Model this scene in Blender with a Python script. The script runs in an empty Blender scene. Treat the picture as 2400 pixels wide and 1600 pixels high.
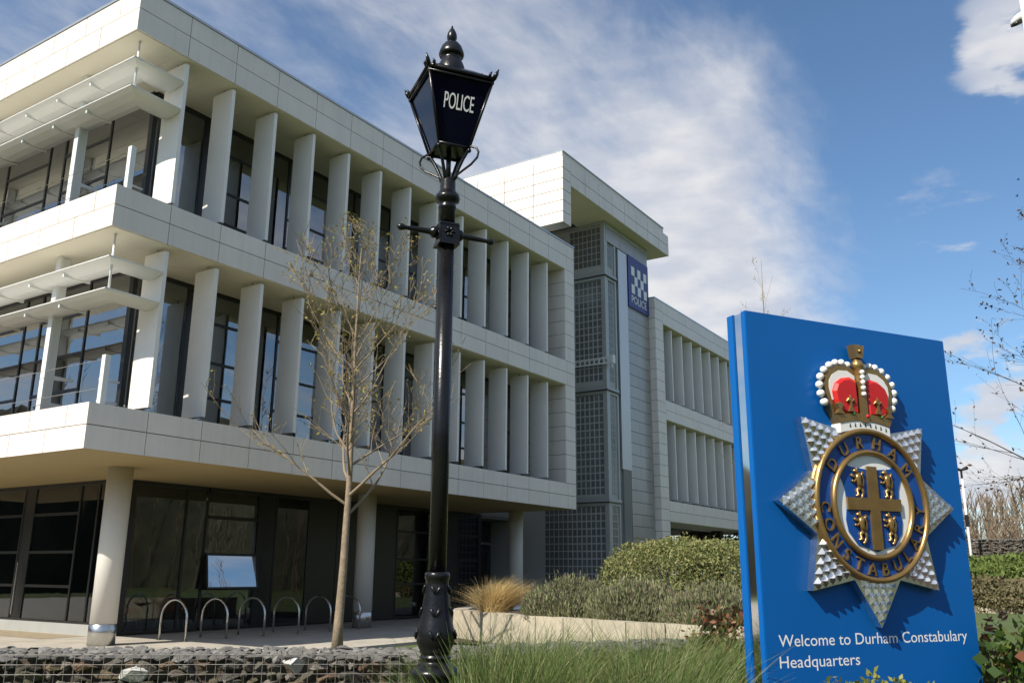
import bpy, bmesh, math, random
import numpy as np
from mathutils import Vector, Matrix

random.seed(7); rng = np.random.default_rng(7)
scene = bpy.context.scene
col = scene.collection
R = math.radians

# ------------------------------------------------------------------ camera
CAM = Vector((-8.2405, -13.7427, 1.6))
RT = Vector((0.5478319, -0.83655779, 0.00716136))
UP = Vector((-0.21385564, -0.13176039, 0.96793851))
FW = Vector((0.80879292, 0.53179909, 0.25108514))
cd = bpy.data.cameras.new('camera')
cam = bpy.data.objects.new('camera', cd); col.objects.link(cam)
cd.sensor_width = 36.0; cd.lens = 36.0 * 0.8682
cd.clip_start = 0.1; cd.clip_end = 3000
mw = Matrix((( RT.x, UP.x, -FW.x, CAM.x), (RT.y, UP.y, -FW.y, CAM.y), (RT.z, UP.z, -FW.z, CAM.z), (0, 0, 0, 1)))
cam.matrix_world = mw
scene.camera = cam

# ------------------------------------------------------------------ light
SUN_AZ, SUN_EL = R(171), R(42)          # direction to the sun, counter-clockwise from +X
S = Vector((math.cos(SUN_AZ) * math.cos(SUN_EL), math.sin(SUN_AZ) * math.cos(SUN_EL), math.sin(SUN_EL)))
ld = bpy.data.lights.new('sun', 'SUN'); ld.energy = 4.7; ld.angle = R(0.53); ld.color = (1.0, 0.93, 0.80)
lo = bpy.data.objects.new('sun', ld); col.objects.link(lo)
lo.rotation_euler = (-S).to_track_quat('-Z', 'Y').to_euler(); lo.location = (-40, 8, 40)

w = bpy.data.worlds.new('World'); scene.world = w; w.use_nodes = True
nt = w.node_tree; nt.nodes.clear()
def N(t, **kw):
    n = nt.nodes.new(t)
    for k, v in kw.items(): setattr(n, k, v)
    return n
def L(a, b): nt.links.new(a, b)
def MA(op, a, b=None, c=None):
    n = N('ShaderNodeMath', operation=op)
    for i, x in enumerate((a, b, c)):
        if x is None: continue
        if isinstance(x, (int, float)): n.inputs[i].default_value = x
        else: L(x, n.inputs[i])
    return n.outputs[0]
def VM(op, a, b):
    n = N('ShaderNodeVectorMath', operation=op)
    for i, x in enumerate((a, b)):
        if isinstance(x, (tuple, Vector)): n.inputs[i].default_value = tuple(x)
        else: L(x, n.inputs[i])
    return n
def SS(x, e0, e1):
    n = N('ShaderNodeMapRange', interpolation_type='SMOOTHSTEP'); L(x, n.inputs[0])
    n.inputs[1].default_value = e0; n.inputs[2].default_value = e1; return n.outputs[0]
def NOISE(vec, scale, detail=6, rough=0.55, dist=0.0):
    n = N('ShaderNodeTexNoise'); L(vec, n.inputs['Vector'])
    n.inputs['Scale'].default_value = scale; n.inputs['Detail'].default_value = detail
    n.inputs['Roughness'].default_value = rough; n.inputs['Distortion'].default_value = dist
    return n.outputs['Fac']
sky = N('ShaderNodeTexSky', sky_type='NISHITA', sun_disc=False)
sky.sun_elevation = SUN_EL; sky.sun_rotation = R(90) - SUN_AZ; sky.altitude = 50
sky.air_density = 1.0; sky.dust_density = 0.6; sky.ozone_density = 1.6
tc = N('ShaderNodeTexCoord'); d = tc.outputs['Generated']
sp = N('ShaderNodeSeparateXYZ'); L(d, sp.inputs[0])
zz = MA('MAXIMUM', sp.outputs[2], 0.0)
inv = MA('DIVIDE', 1.0, MA('ADD', zz, 0.12))
pl = VM('MULTIPLY', d, (1, 1, 0)); cv = N('ShaderNodeVectorMath', operation='SCALE'); L(pl.outputs[0], cv.inputs[0]); L(inv, cv.inputs['Scale'])
plane = cv.outputs[0]                                     # cloud-layer coordinates (a flat layer overhead)
mp = N('ShaderNodeMapping'); L(plane, mp.inputs[0]); mp.inputs['Rotation'].default_value = (0, 0, R(58)); mp.inputs['Scale'].default_value = (0.55, 1.25, 1)
n1 = NOISE(mp.outputs[0], 1.35, 7, 0.52, 0.3)
n2 = NOISE(mp.outputs[0], 7.5, 6, 0.6, 0.2)
def dirdot(px, py):                                       # a direction in the place, found from the photograph
    v = (FW * 2083.7 + RT * (px - 1200) - UP * (py - 800)).normalized()
    return VM('DOT_PRODUCT', d, v).outputs['Value']
veil = SS(dirdot(950, 300), 0.90, 0.995)
bank = SS(dirdot(1430, 420), 0.962, 0.9985)
veil2 = SS(dirdot(1820, 470), 0.972, 0.9998)
veil3 = SS(dirdot(1500, 700), 0.955, 0.999)
clear = SS(dirdot(2360, 400), 0.955, 0.99)
clear2 = SS(dirdot(1800, 30), 0.95, 0.995)
cov = MA('ADD', MA('MULTIPLY', n1, 0.66), MA('MULTIPLY', n2, 0.34))
cov = MA('ADD', cov, MA('ADD', MA('MULTIPLY', veil, 0.06), 0.05)); cov = MA('ADD', cov, MA('MULTIPLY', bank, 0.09)); cov = MA('ADD', cov, MA('MULTIPLY', veil2, 0.17)); cov = MA('ADD', cov, MA('MULTIPLY', veil3, 0.10))
cov = MA('SUBTRACT', cov, MA('ADD', MA('MULTIPLY', clear, 0.26), MA('MULTIPLY', clear2, 0.13)))
high = MA('MULTIPLY', SS(cov, 0.42, 0.80), 0.92)
# heaped clouds near the horizon
hm = N('ShaderNodeMapping'); L(d, hm.inputs[0]); hm.inputs['Scale'].default_value = (1, 1, 2.4); hm.inputs['Location'].default_value = (0.31, 0.12, 0.0)
n3 = NOISE(hm.outputs[0], 6.0, 8, 0.56, 0.1)
band = MA('MULTIPLY', SS(zz, 0.02, 0.07), MA('SUBTRACT', 1.0, SS(zz, 0.30, 0.42)))
puff1 = SS(dirdot(2390, 100), 0.9972, 0.9995)
puff2 = MA('MAXIMUM', SS(dirdot(2300, 850), 0.9978, 0.9998), MA('MAXIMUM', SS(dirdot(2275, 990), 0.9991, 0.9999), SS(dirdot(2290, 1095), 0.9988, 0.9999)))
c3 = MA('ADD', n3, MA('ADD', MA('MULTIPLY', puff1, 0.17), MA('MULTIPLY', puff2, 0.17)))
low = MA('MULTIPLY', SS(c3, 0.57, 0.66), MA('MAXIMUM', band, puff1)); low = MA('MULTIPLY', low, 0.9)
shade = SS(NOISE(hm.outputs[0], 14.0, 5, 0.5), 0.35, 0.7)
ccol = N('ShaderNodeMix', data_type='RGBA'); L(shade, ccol.inputs[0])
ccol.inputs[6].default_value = (4.5, 4.7, 5.25, 1); ccol.inputs[7].default_value = (6.1, 6.05, 6.1, 1)
tint = N('ShaderNodeMix', data_type='RGBA', blend_type='MULTIPLY'); tint.inputs[0].default_value = 1.0; L(sky.outputs[0], tint.inputs[6]); tint.inputs[7].default_value = (0.80, 0.96, 1.06, 1)
m1 = N('ShaderNodeMix', data_type='RGBA'); L(high, m1.inputs[0]); L(tint.outputs[2], m1.inputs[6]); L(ccol.outputs[2], m1.inputs[7])
m2 = N('ShaderNodeMix', data_type='RGBA'); L(low, m2.inputs[0]); L(m1.outputs[2], m2.inputs[6]); L(ccol.outputs[2], m2.inputs[7])
bg = N('ShaderNodeBackground'); bg.inputs[1].default_value = 0.10; L(m2.outputs[2], bg.inputs[0])
wo = N('ShaderNodeOutputWorld'); L(bg.outputs[0], wo.inputs[0])

scene.view_settings.view_transform = 'Standard'; scene.view_settings.look = 'None'
scene.view_settings.exposure = 0.47; scene.view_settings.gamma = 1.0
scene.view_settings.use_curve_mapping = False
scene.render.engine = 'CYCLES'
scene.cycles.max_bounces = 8; scene.cycles.transparent_max_bounces = 12
scene.cycles.caustics_reflective = False; scene.cycles.caustics_refractive = False
scene.cycles.sample_clamp_indirect = 6.0
scene.cycles.use_denoising = True

# ------------------------------------------------------------------ materials
MT = {}
def mat(name, color, rough=0.6, metal=0.0, var=0.0, vscale=3.0, bump=0.0, bscale=40.0, spec=0.5, island=None, objrand=None, trans=0.0, coat=0.0, streak=0.0):
    m = bpy.data.materials.new(name); m.use_nodes = True
    t = m.node_tree; b = t.nodes['Principled BSDF']; o = t.nodes['Material Output']
    b.inputs['Roughness'].default_value = rough; b.inputs['Metallic'].default_value = metal
    b.inputs['Specular IOR Level'].default_value = spec; b.inputs['Coat Weight'].default_value = coat
    b.inputs['Base Color'].default_value = (*color, 1)
    src = None
    tcn = t.nodes.new('ShaderNodeTexCoord')
    if island or objrand:
        r = t.nodes.new('ShaderNodeValToRGB'); els = island or objrand
        while len(r.color_ramp.elements) < len(els): r.color_ramp.elements.new(0.5)
        for i, e in enumerate(els):
            r.color_ramp.elements[i].position = i / (len(els) - 1); r.color_ramp.elements[i].color = (*e, 1)
        if island: g = t.nodes.new('ShaderNodeNewGeometry'); t.links.new(g.outputs['Random Per Island'], r.inputs[0])
        else: g = t.nodes.new('ShaderNodeObjectInfo'); t.links.new(g.outputs['Random'], r.inputs[0])
        src = r.outputs[0]
    if var > 0:
        geo = t.nodes.new('ShaderNodeNewGeometry')
        nz = t.nodes.new('ShaderNodeTexNoise'); t.links.new(geo.outputs['Position'], nz.inputs['Vector'])
        nz.inputs['Scale'].default_value = vscale; nz.inputs['Detail'].default_value = 7; nz.inputs['Roughness'].default_value = 0.6
        mr = t.nodes.new('ShaderNodeMapRange'); t.links.new(nz.outputs['Fac'], mr.inputs[0])
        mr.inputs[1].default_value = 0.25; mr.inputs[2].default_value = 0.75
        mr.inputs[3].default_value = 1 - var; mr.inputs[4].default_value = 1 + var
        mx = t.nodes.new('ShaderNodeMix'); mx.data_type = 'RGBA'; mx.blend_type = 'MULTIPLY'; mx.inputs[0].default_value = 1.0
        if src: t.links.new(src, mx.inputs[6])
        else: mx.inputs[6].default_value = (*color, 1)
        t.links.new(mr.outputs[0], mx.inputs[7]); src = mx.outputs[2]
        rr = t.nodes.new('ShaderNodeMapRange'); t.links.new(nz.outputs['Fac'], rr.inputs[0])
        rr.inputs[3].default_value = max(0.02, rough - 0.08); rr.inputs[4].default_value = min(1, rough + 0.08)
        t.links.new(rr.outputs[0], b.inputs['Roughness'])
    if streak > 0:                                          # faint rain marks running down
        g3 = t.nodes.new('ShaderNodeNewGeometry'); m3 = t.nodes.new('ShaderNodeMapping'); t.links.new(g3.outputs['Position'], m3.inputs[0]); m3.inputs['Scale'].default_value = (7, 7, 0.55)
        n3_ = t.nodes.new('ShaderNodeTexNoise'); t.links.new(m3.outputs[0], n3_.inputs['Vector']); n3_.inputs['Scale'].default_value = 1.0; n3_.inputs['Detail'].default_value = 5
        r3 = t.nodes.new('ShaderNodeMapRange'); t.links.new(n3_.outputs['Fac'], r3.inputs[0]); r3.inputs[1].default_value = 0.45; r3.inputs[2].default_value = 0.75; r3.inputs[3].default_value = 1.0; r3.inputs[4].default_value = 1 - streak
        x3 = t.nodes.new('ShaderNodeMix'); x3.data_type = 'RGBA'; x3.blend_type = 'MULTIPLY'; x3.inputs[0].default_value = 1.0
        t.links.new(src, x3.inputs[6]); t.links.new(r3.outputs[0], x3.inputs[7]); src = x3.outputs[2]
    if src: t.links.new(src, b.inputs['Base Color'])
    if bump > 0:
        geo2 = t.nodes.new('ShaderNodeNewGeometry')
        nb = t.nodes.new('ShaderNodeTexNoise'); t.links.new(geo2.outputs['Position'], nb.inputs['Vector'])
        nb.inputs['Scale'].default_value = bscale; nb.inputs['Detail'].default_value = 6
        bp = t.nodes.new('ShaderNodeBump'); bp.inputs['Strength'].default_value = bump; bp.inputs['Distance'].default_value = 0.02
        t.links.new(nb.outputs['Fac'], bp.inputs['Height']); t.links.new(bp.outputs[0], b.inputs['Normal'])
    if trans > 0:
        tl = t.nodes.new('ShaderNodeBsdfTranslucent'); mxs = t.nodes.new('ShaderNodeMixShader'); mxs.inputs[0].default_value = trans
        if src: t.links.new(src, tl.inputs[0])
        else: tl.inputs[0].default_value = (*color, 1)
        t.links.new(b.outputs[0], mxs.inputs[1]); t.links.new(tl.outputs[0], mxs.inputs[2]); t.links.new(mxs.outputs[0], o.inputs[0])
    MT[name] = m
    return m

mat('panel', (0.80, 0.72, 0.655), 0.42, var=0.07, vscale=0.9, streak=0.08, objrand=[(0.765, 0.69, 0.625), (0.825, 0.745, 0.68), (0.795, 0.72, 0.655), (0.81, 0.73, 0.66)])
mat('panel_joint', (0.05, 0.05, 0.05), 0.8)
mat('soffit', (0.78, 0.73, 0.61), 0.7, var=0.04, vscale=0.7)
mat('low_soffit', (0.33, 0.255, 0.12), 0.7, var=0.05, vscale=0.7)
mat('fin', (0.86, 0.81, 0.76), 0.38, var=0.05, vscale=1.5)
mat('white_metal', (0.74, 0.74, 0.72), 0.4, var=0.03, vscale=2)
mat('coping', (0.45, 0.48, 0.50), 0.3, metal=0.6, var=0.06)
mat('frame', (0.016, 0.017, 0.018), 0.35, var=0.1)
mat('dark_cladding', (0.022, 0.022, 0.024), 0.3, var=0.15, vscale=1.2)
mat('grey_cladding', (0.36, 0.34, 0.32), 0.32, metal=0.25, streak=0.08, objrand=[(0.33, 0.32, 0.31), (0.40, 0.38, 0.365), (0.36, 0.345, 0.33)], var=0.05, vscale=0.6)
mat('grey_frame', (0.40, 0.41, 0.40), 0.4, metal=0.2, var=0.06)
mat('glass_block', (0.15, 0.155, 0.155), 0.16, var=0.12, vscale=6, objrand=[(0.13, 0.134, 0.13), (0.18, 0.184, 0.18), (0.15, 0.154, 0.15)])
mat('block_joint', (0.46, 0.46, 0.445), 0.7)
mat('brushed_steel', (0.55, 0.55, 0.54), 0.45, metal=0.9, var=0.05, vscale=0.8)
mat('steel', (0.55, 0.55, 0.54), 0.28, metal=1.0, var=0.06)
mat('mirror_steel', (0.72, 0.73, 0.74), 0.045, metal=1.0)
mat('interior_wall', (0.22, 0.22, 0.21), 0.8, var=0.15, vscale=0.8)
mat('interior_dark', (0.11, 0.11, 0.10), 0.8, var=0.2, vscale=0.9)
mat('interior_floor', (0.16, 0.15, 0.14), 0.7)
mat('blind', (0.40, 0.39, 0.37), 0.8, var=0.05)
mat('orange_fabric', (0.7, 0.07, 0.03), 0.7)
mat('column', (0.66, 0.64, 0.60), 0.5, var=0.04, vscale=1.5)
mat('paving', (0.42, 0.385, 0.33), 0.8, var=0.2, vscale=2.2, bump=0.2, bscale=60)
mat('gravel', (0.33, 0.27, 0.19), 0.9, var=0.35, vscale=22, bump=0.8, bscale=45)
mat('lawn', (0.075, 0.105, 0.028), 0.9, var=0.3, vscale=1.3, bump=0.6, bscale=55)
mat('soil', (0.075, 0.055, 0.04), 0.95, var=0.3, vscale=4, bump=0.7, bscale=30)
mat('kerb_stone', (0.42, 0.37, 0.29), 0.8, var=0.2, vscale=5, bump=0.2, bscale=50, objrand=[(0.36, 0.315, 0.24), (0.45, 0.395, 0.31), (0.40, 0.355, 0.28)])
mat('rock', (0.2, 0.18, 0.15), 0.9, var=0.35, vscale=16, bump=0.6, bscale=55,
    objrand=[(0.055, 0.047, 0.037), (0.10, 0.09, 0.073), (0.078, 0.078, 0.042), (0.14, 0.09, 0.055), (0.085, 0.08, 0.07), (0.18, 0.16, 0.135), (0.06, 0.057, 0.05), (0.115, 0.105, 0.08)])
mat('rock_mass', (0.2, 0.18, 0.15), 0.9, var=0.3, vscale=16, bump=0.5, bscale=55, island=[(0.09, 0.08, 0.065), (0.15, 0.135, 0.115), (0.11, 0.10, 0.08), (0.20, 0.18, 0.155)])
mat('rock_top', (0.2, 0.2, 0.2), 0.9, var=0.3, vscale=14, bump=0.5, bscale=55,
    objrand=[(0.085, 0.08, 0.074), (0.135, 0.128, 0.12), (0.105, 0.097, 0.088), (0.18, 0.17, 0.155), (0.07, 0.066, 0.062)])
mat('rock_top_mass', (0.2, 0.2, 0.2), 0.9, var=0.3, vscale=14, island=[(0.10, 0.095, 0.09), (0.18, 0.17, 0.155), (0.13, 0.125, 0.115), (0.22, 0.21, 0.195)])
mat('rock_white', (0.52, 0.51, 0.49), 0.85, var=0.2, vscale=16, bump=0.5, bscale=50)
mat('wire', (0.34, 0.32, 0.29), 0.45, metal=0.8, var=0.3, vscale=8)
mat('black_paint', (0.006, 0.006, 0.007), 0.27, var=0.25, vscale=9, bump=0.06, bscale=70, coat=0.0, spec=0.4)
mat('lantern_glass', (0.003, 0.004, 0.014), 0.06, spec=0.35)
mat('white_letter', (0.85, 0.85, 0.83), 0.5)
mat('sign_blue', (0.003, 0.105, 0.38), 0.35, var=0.04, vscale=1.5, spec=0.25)
mat('tower_sign_blue', (0.012, 0.022, 0.20), 0.4, var=0.05)
mat('silver', (0.86, 0.86, 0.86), 0.26, metal=1.0, var=0.08, vscale=20)
mat('gold', (0.36, 0.225, 0.085), 0.32, metal=0.75, var=0.15, vscale=14)
mat('enamel_blue', (0.008, 0.07, 0.30), 0.25, var=0.05)
mat('enamel_white', (0.80, 0.80, 0.78), 0.4)
mat('enamel_red', (0.55, 0.012, 0.01), 0.4, var=0.06, vscale=15)
mat('enamel_black', (0.01, 0.01, 0.01), 0.4)
mat('enamel_green', (0.03, 0.2, 0.05), 0.3)
mat('bark', (0.24, 0.185, 0.13), 0.9, var=0.35, vscale=9, bump=0.6, bscale=35)
mat('twig', (0.2, 0.16, 0.11), 0.9, island=[(0.13, 0.10, 0.07), (0.24, 0.19, 0.13), (0.17, 0.135, 0.09)])
mat('bud', (0.2, 0.15, 0.04), 0.8, island=[(0.22, 0.22, 0.04), (0.32, 0.24, 0.07), (0.28, 0.28, 0.05), (0.22, 0.14, 0.06)], trans=0.25)
mat('dark_twig', (0.05, 0.04, 0.035), 0.9, island=[(0.035, 0.028, 0.024), (0.085, 0.065, 0.05)])
mat('grass', (0.09, 0.13, 0.03), 0.6, island=[(0.06, 0.11, 0.022), (0.13, 0.19, 0.045), (0.095, 0.155, 0.03), (0.18, 0.215, 0.07), (0.12, 0.17, 0.04), (0.40, 0.35, 0.19)], trans=0.35)
mat('straw', (0.6, 0.45, 0.2), 0.8, island=[(0.62, 0.46, 0.20), (0.78, 0.62, 0.33), (0.52, 0.37, 0.15), (0.70, 0.54, 0.26)], trans=0.3)
mat('hedge_leaf', (0.1, 0.11, 0.03), 0.65, island=[(0.09, 0.12, 0.03), (0.19, 0.215, 0.065), (0.24, 0.245, 0.085), (0.31, 0.28, 0.13), (0.14, 0.18, 0.045)], trans=0.25)
mat('heather_leaf', (0.09, 0.085, 0.04), 0.8, island=[(0.12, 0.15, 0.06), (0.20, 0.235, 0.10), (0.25, 0.235, 0.14), (0.17, 0.125, 0.09), (0.28, 0.28, 0.17), (0.17, 0.205, 0.085)], trans=0.2)
mat('bank_leaf', (0.1, 0.15, 0.03), 0.7, island=[(0.07, 0.12, 0.02), (0.15, 0.20, 0.045), (0.11, 0.16, 0.03), (0.2, 0.24, 0.06)], trans=0.25)
mat('brown_leaf', (0.12, 0.1, 0.05), 0.8, island=[(0.10, 0.085, 0.04), (0.17, 0.14, 0.075), (0.13, 0.12, 0.05), (0.2, 0.165, 0.09)], trans=0.2)
mat('box_leaf', (0.15, 0.17, 0.03), 0.5, island=[(0.12, 0.15, 0.02), (0.24, 0.26, 0.04), (0.32, 0.31, 0.06), (0.18, 0.20, 0.03)], trans=0.3)
mat('ivy_leaf', (0.06, 0.11, 0.02), 0.4, island=[(0.03, 0.065, 0.012), (0.075, 0.125, 0.025), (0.05, 0.095, 0.018), (0.14, 0.18, 0.035), (0.24, 0.085, 0.05)], trans=0.3)
mat('red_leaf', (0.2, 0.07, 0.03), 0.5, island=[(0.05, 0.09, 0.02), (0.13, 0.15, 0.03), (0.26, 0.075, 0.045), (0.19, 0.11, 0.05), (0.30, 0.13, 0.08)], trans=0.3)
mat('wood_mass', (0.16, 0.12, 0.08), 0.95, island=[(0.13, 0.095, 0.065), (0.20, 0.15, 0.10), (0.16, 0.12, 0.08), (0.23, 0.185, 0.13)])
mat('dark_backdrop', (0.05, 0.05, 0.03), 0.95, var=0.6, vscale=0.5, bump=1.0, bscale=1.2)  # for the added ridge that only shows in reflections
mat('bird', (0.01, 0.01, 0.012), 0.8)

def glass_mat(name, tint, boost):
    m = bpy.data.materials.new(name); m.use_nodes = True; t = m.node_tree; t.nodes.clear()
    tr = t.nodes.new('ShaderNodeBsdfTransparent'); tr.inputs[0].default_value = (*tint, 1)
    gl = t.nodes.new('ShaderNodeBsdfGlossy'); gl.inputs['Roughness'].default_value = 0.012; gl.inputs[0].default_value = (0.92, 0.96, 1, 1)
    fr = t.nodes.new('ShaderNodeFresnel'); fr.inputs[0].default_value = 1.5
    geo = t.nodes.new('ShaderNodeNewGeometry'); nz = t.nodes.new('ShaderNodeTexNoise'); t.links.new(geo.outputs['Position'], nz.inputs['Vector'])
    nz.inputs['Scale'].default_value = 0.8; bp = t.nodes.new('ShaderNodeBump'); bp.inputs['Strength'].default_value = 0.06; bp.inputs['Distance'].default_value = 0.05
    t.links.new(nz.outputs['Fac'], bp.inputs['Height']); t.links.new(bp.outputs[0], gl.inputs['Normal'])
    mu = t.nodes.new('ShaderNodeMath'); mu.operation = 'MULTIPLY_ADD'; t.links.new(fr.outputs[0], mu.inputs[0]); mu.inputs[1].default_value = 1.35; mu.inputs[2].default_value = boost
    mu.use_clamp = True
    mx = t.nodes.new('ShaderNodeMixShader'); t.links.new(mu.outputs[0], mx.inputs[0]); t.links.new(tr.outputs[0], mx.inputs[1]); t.links.new(gl.outputs[0], mx.inputs[2])
    o = t.nodes.new('ShaderNodeOutputMaterial'); t.links.new(mx.outputs[0], o.inputs[0]); MT[name] = m
glass_mat('window_glass', (0.42, 0.47, 0.48), 0.20)
glass_mat('coated_glass', (0.2, 0.22, 0.24), 0.38)
glass_mat('shopfront_glass', (0.56, 0.60, 0.58), 0.02)

def lamp_mat(name, color, power):
    m = bpy.data.materials.new(name); m.use_nodes = True; b = m.node_tree.nodes['Principled BSDF']
    b.inputs['Emission Color'].default_value = (*color, 1); b.inputs['Emission Strength'].default_value = power; MT[name] = m
lamp_mat('ceiling_light', (1.0, 0.78, 0.35), 1.6)

# ------------------------------------------------------------------ helpers
def loc_of(parent):
    v = Vector((0, 0, 0))
    while parent is not None: v = v + parent.location; parent = parent.parent
    return v
def tag(o, label, cat, group=None, kind=None):
    if label: o['label'] = label
    if cat: o['category'] = cat
    if group: o['group'] = group
    if kind: o['kind'] = kind
    return o
def thing(name, loc, label, cat, group=None):
    o = bpy.data.objects.new(name, None); o.empty_display_size = 0.2; col.objects.link(o); o.location = loc
    return tag(o, label, cat, group)
def finish(o, parent, at):
    col.objects.link(o)
    if parent is not None: o.parent = parent; o.location = Vector(at) - loc_of(parent)
    else: o.location = at
    return o
def mk(name, verts, faces, m, parent=None, smooth=False, kind=None, origin=None):
    V = np.asarray(verts, dtype=float).reshape(-1, 3)
    c = (V.min(0) + V.max(0)) / 2 if origin is None else np.asarray(origin, dtype=float)
    me = bpy.data.meshes.new(name); me.from_pydata((V - c).tolist(), [], [list(map(int, f)) for f in faces])
    me.materials.append(MT[m])
    if smooth: me.polygons.foreach_set('use_smooth', [True] * len(me.polygons))
    me.update()
    o = bpy.data.objects.new(name, me); finish(o, parent, c)
    if kind: o['kind'] = kind
    return o
def mkn(name, V, F, m, parent=None, smooth=False, kind=None):
    """numpy mesh; F: (n,3) or (n,4)"""
    V = np.asarray(V, dtype=np.float32); F = np.asarray(F, dtype=np.int32)
    c = (V.min(0) + V.max(0)) / 2
    me = bpy.data.meshes.new(name); k = F.shape[1]
    me.vertices.add(len(V)); me.vertices.foreach_set('co', (V - c).ravel())
    me.loops.add(F.size); me.loops.foreach_set('vertex_index', F.ravel())
    me.polygons.add(len(F)); me.polygons.foreach_set('loop_start', np.arange(0, F.size, k, dtype=np.int32))
    try: me.polygons.foreach_set('loop_total', np.full(len(F), k, dtype=np.int32))
    except Exception: pass
    if smooth: me.polygons.foreach_set('use_smooth', np.ones(len(F), dtype=bool))
    me.materials.append(MT[m]); me.update(calc_edges=True); me.validate()
    o = bpy.data.objects.new(name, me); finish(o, parent, [float(x) for x in c])
    if kind: o['kind'] = kind
    return o
_boxes = {}
BF = [(0, 3, 2, 1), (4, 5, 6, 7), (0, 1, 5, 4), (1, 2, 6, 5), (2, 3, 7, 6), (3, 0, 4, 7)]
def box(name, x0, x1, y0, y1, z0, z1, m, parent=None, kind=None, bevel=0.0):
    dx, dy, dz = x1 - x0, y1 - y0, z1 - z0
    key = (round(dx, 4), round(dy, 4), round(dz, 4), m, bevel)
    me = _boxes.get(key)
    if me is None:
        h = (dx / 2, dy / 2, dz / 2); me = bpy.data.meshes.new(name)
        v = [(-h[0], -h[1], -h[2]), (h[0], -h[1], -h[2]), (h[0], h[1], -h[2]), (-h[0], h[1], -h[2]), (-h[0], -h[1], h[2]), (h[0], -h[1], h[2]), (h[0], h[1], h[2]), (-h[0], h[1], h[2])]
        me.from_pydata(v, [], BF)
        if bevel:
            bm = bmesh.new(); bm.from_mesh(me); bmesh.ops.bevel(bm, geom=bm.edges[:], offset=bevel, segments=2, affect='EDGES', profile=0.6); bm.to_mesh(me); bm.free()
        me.materials.append(MT[m]); _boxes[key] = me
    o = bpy.data.objects.new(name, me); finish(o, parent, ((x0 + x1) / 2, (y0 + y1) / 2, (z0 + z1) / 2))
    if kind: o['kind'] = kind
    return o
def lathe_vf(prof, n=32, c=(0, 0)):
    V, F = [], []
    for r, z in prof:
        for i in range(n):
            a = 2 * math.pi * i / n; V.append((c[0] + r * math.cos(a), c[1] + r * math.sin(a), z))
    for j in range(len(prof) - 1):
        for i in range(n):
            k = (i + 1) % n; F.append((j * n + i, j * n + k, (j + 1) * n + k, (j + 1) * n + i))
    F.append(tuple(range(n))[::-1]); F.append(tuple(range((len(prof) - 1) * n, len(prof) * n)))
    return V, F
def tube_vf(pts, rad, n=6, cap=True):
    pts = [Vector(p) for p in pts]
    if not isinstance(rad, (list, tuple)): rad = [rad] * len(pts)
    V, F = [], []; ref = None
    for i, p in enumerate(pts):
        t = (pts[min(i + 1, len(pts) - 1)] - pts[max(i - 1, 0)]).normalized()
        if ref is None:
            ref = t.cross(Vector((0, 0, 1)));
            if ref.length < 1e-3: ref = t.cross(Vector((1, 0, 0)))
            ref.normalize()
        ref = (ref - t * ref.dot(t)).normalized(); b = t.cross(ref)
        for k in range(n):
            a = 2 * math.pi * k / n; q = p + (ref * math.cos(a) + b * math.sin(a)) * rad[i]; V.append(tuple(q))
    for i in range(len(pts) - 1):
        for k in range(n):
            l = (k + 1) % n; F.append((i * n + k, i * n + l, (i + 1) * n + l, (i + 1) * n + k))
    if cap: F.append(tuple(range(n))[::-1]); F.append(tuple(range((len(pts) - 1) * n, len(pts) * n)))
    return V, F
class MB:
    def __init__(s): s.V = []; s.F = []
    def add(s, vf):
        o = len(s.V); s.V += list(vf[0]); s.F += [tuple(i + o for i in f) for f in vf[1]]; return s
    def box(s, x0, x1, y0, y1, z0, z1):
        return s.add(([(x0, y0, z0), (x1, y0, z0), (x1, y1, z0), (x0, y1, z0), (x0, y0, z1), (x1, y0, z1), (x1, y1, z1), (x0, y1, z1)], BF))
    def build(s, name, m, parent=None, smooth=False, kind=None): return mk(name, s.V, s.F, m, parent, smooth, kind)
def prism_vf(poly, fr, d0, d1):
    """poly: 2-D outline; fr(u, v, w) -> world; extruded from depth d0 to d1"""
    n = len(poly); V = [fr(u, v, d0) for u, v in poly] + [fr(u, v, d1) for u, v in poly]
    F = [tuple(range(n))[::-1], tuple(range(n, 2 * n))] + [(i, (i + 1) % n, n + (i + 1) % n, n + i) for i in range(n)]
    return V, F
def text_mesh(s, size, extrude):
    cu = bpy.data.curves.new('lettering', 'FONT'); cu.body = s; cu.size = size; cu.extrude = extrude; cu.resolution_u = 4
    o = bpy.data.objects.new('lettering', cu); col.objects.link(o)
    dg = bpy.context.evaluated_depsgraph_get(); me = bpy.data.meshes.new_from_object(o.evaluated_get(dg))
    bpy.data.objects.remove(o); me.name = 'lettering'
    n = len(me.vertices); a = np.zeros(n * 3); me.vertices.foreach_get('co', a); a = a.reshape(-1, 3)
    return a, [tuple(p.vertices) for p in me.polygons]
def leaves(pts, size, aspect=1.7, up=None, jitter=0.35, lean=None):
    """one small folded leaf quad per point"""
    n = len(pts); P = np.asarray(pts)
    a = rng.normal(size=(n, 3)); 
    if up is not None: a = a * (1 - up) + np.array([0, 0, 1.0]) * up * 1.6
    if lean is not None: a = a + lean
    a /= np.linalg.norm(a, axis=1)[:, None]
    b = np.cross(a, rng.normal(size=(n, 3))); b /= np.linalg.norm(b, axis=1)[:, None]
    s = (size * (1 + jitter * rng.normal(size=n)).clip(0.4, 2))[:, None]
    nn = np.cross(a, b)
    A = P; B = P + a * s * 0.5 + b * s * 0.5 / aspect + nn * s * 0.06; Cc = P + a * s; D = P + a * s * 0.5 - b * s * 0.5 / aspect + nn * s * 0.06
    V = np.stack([A, B, Cc, D], 1).reshape(-1, 3); F = np.arange(n * 4).reshape(-1, 4)
    return V, F
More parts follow.
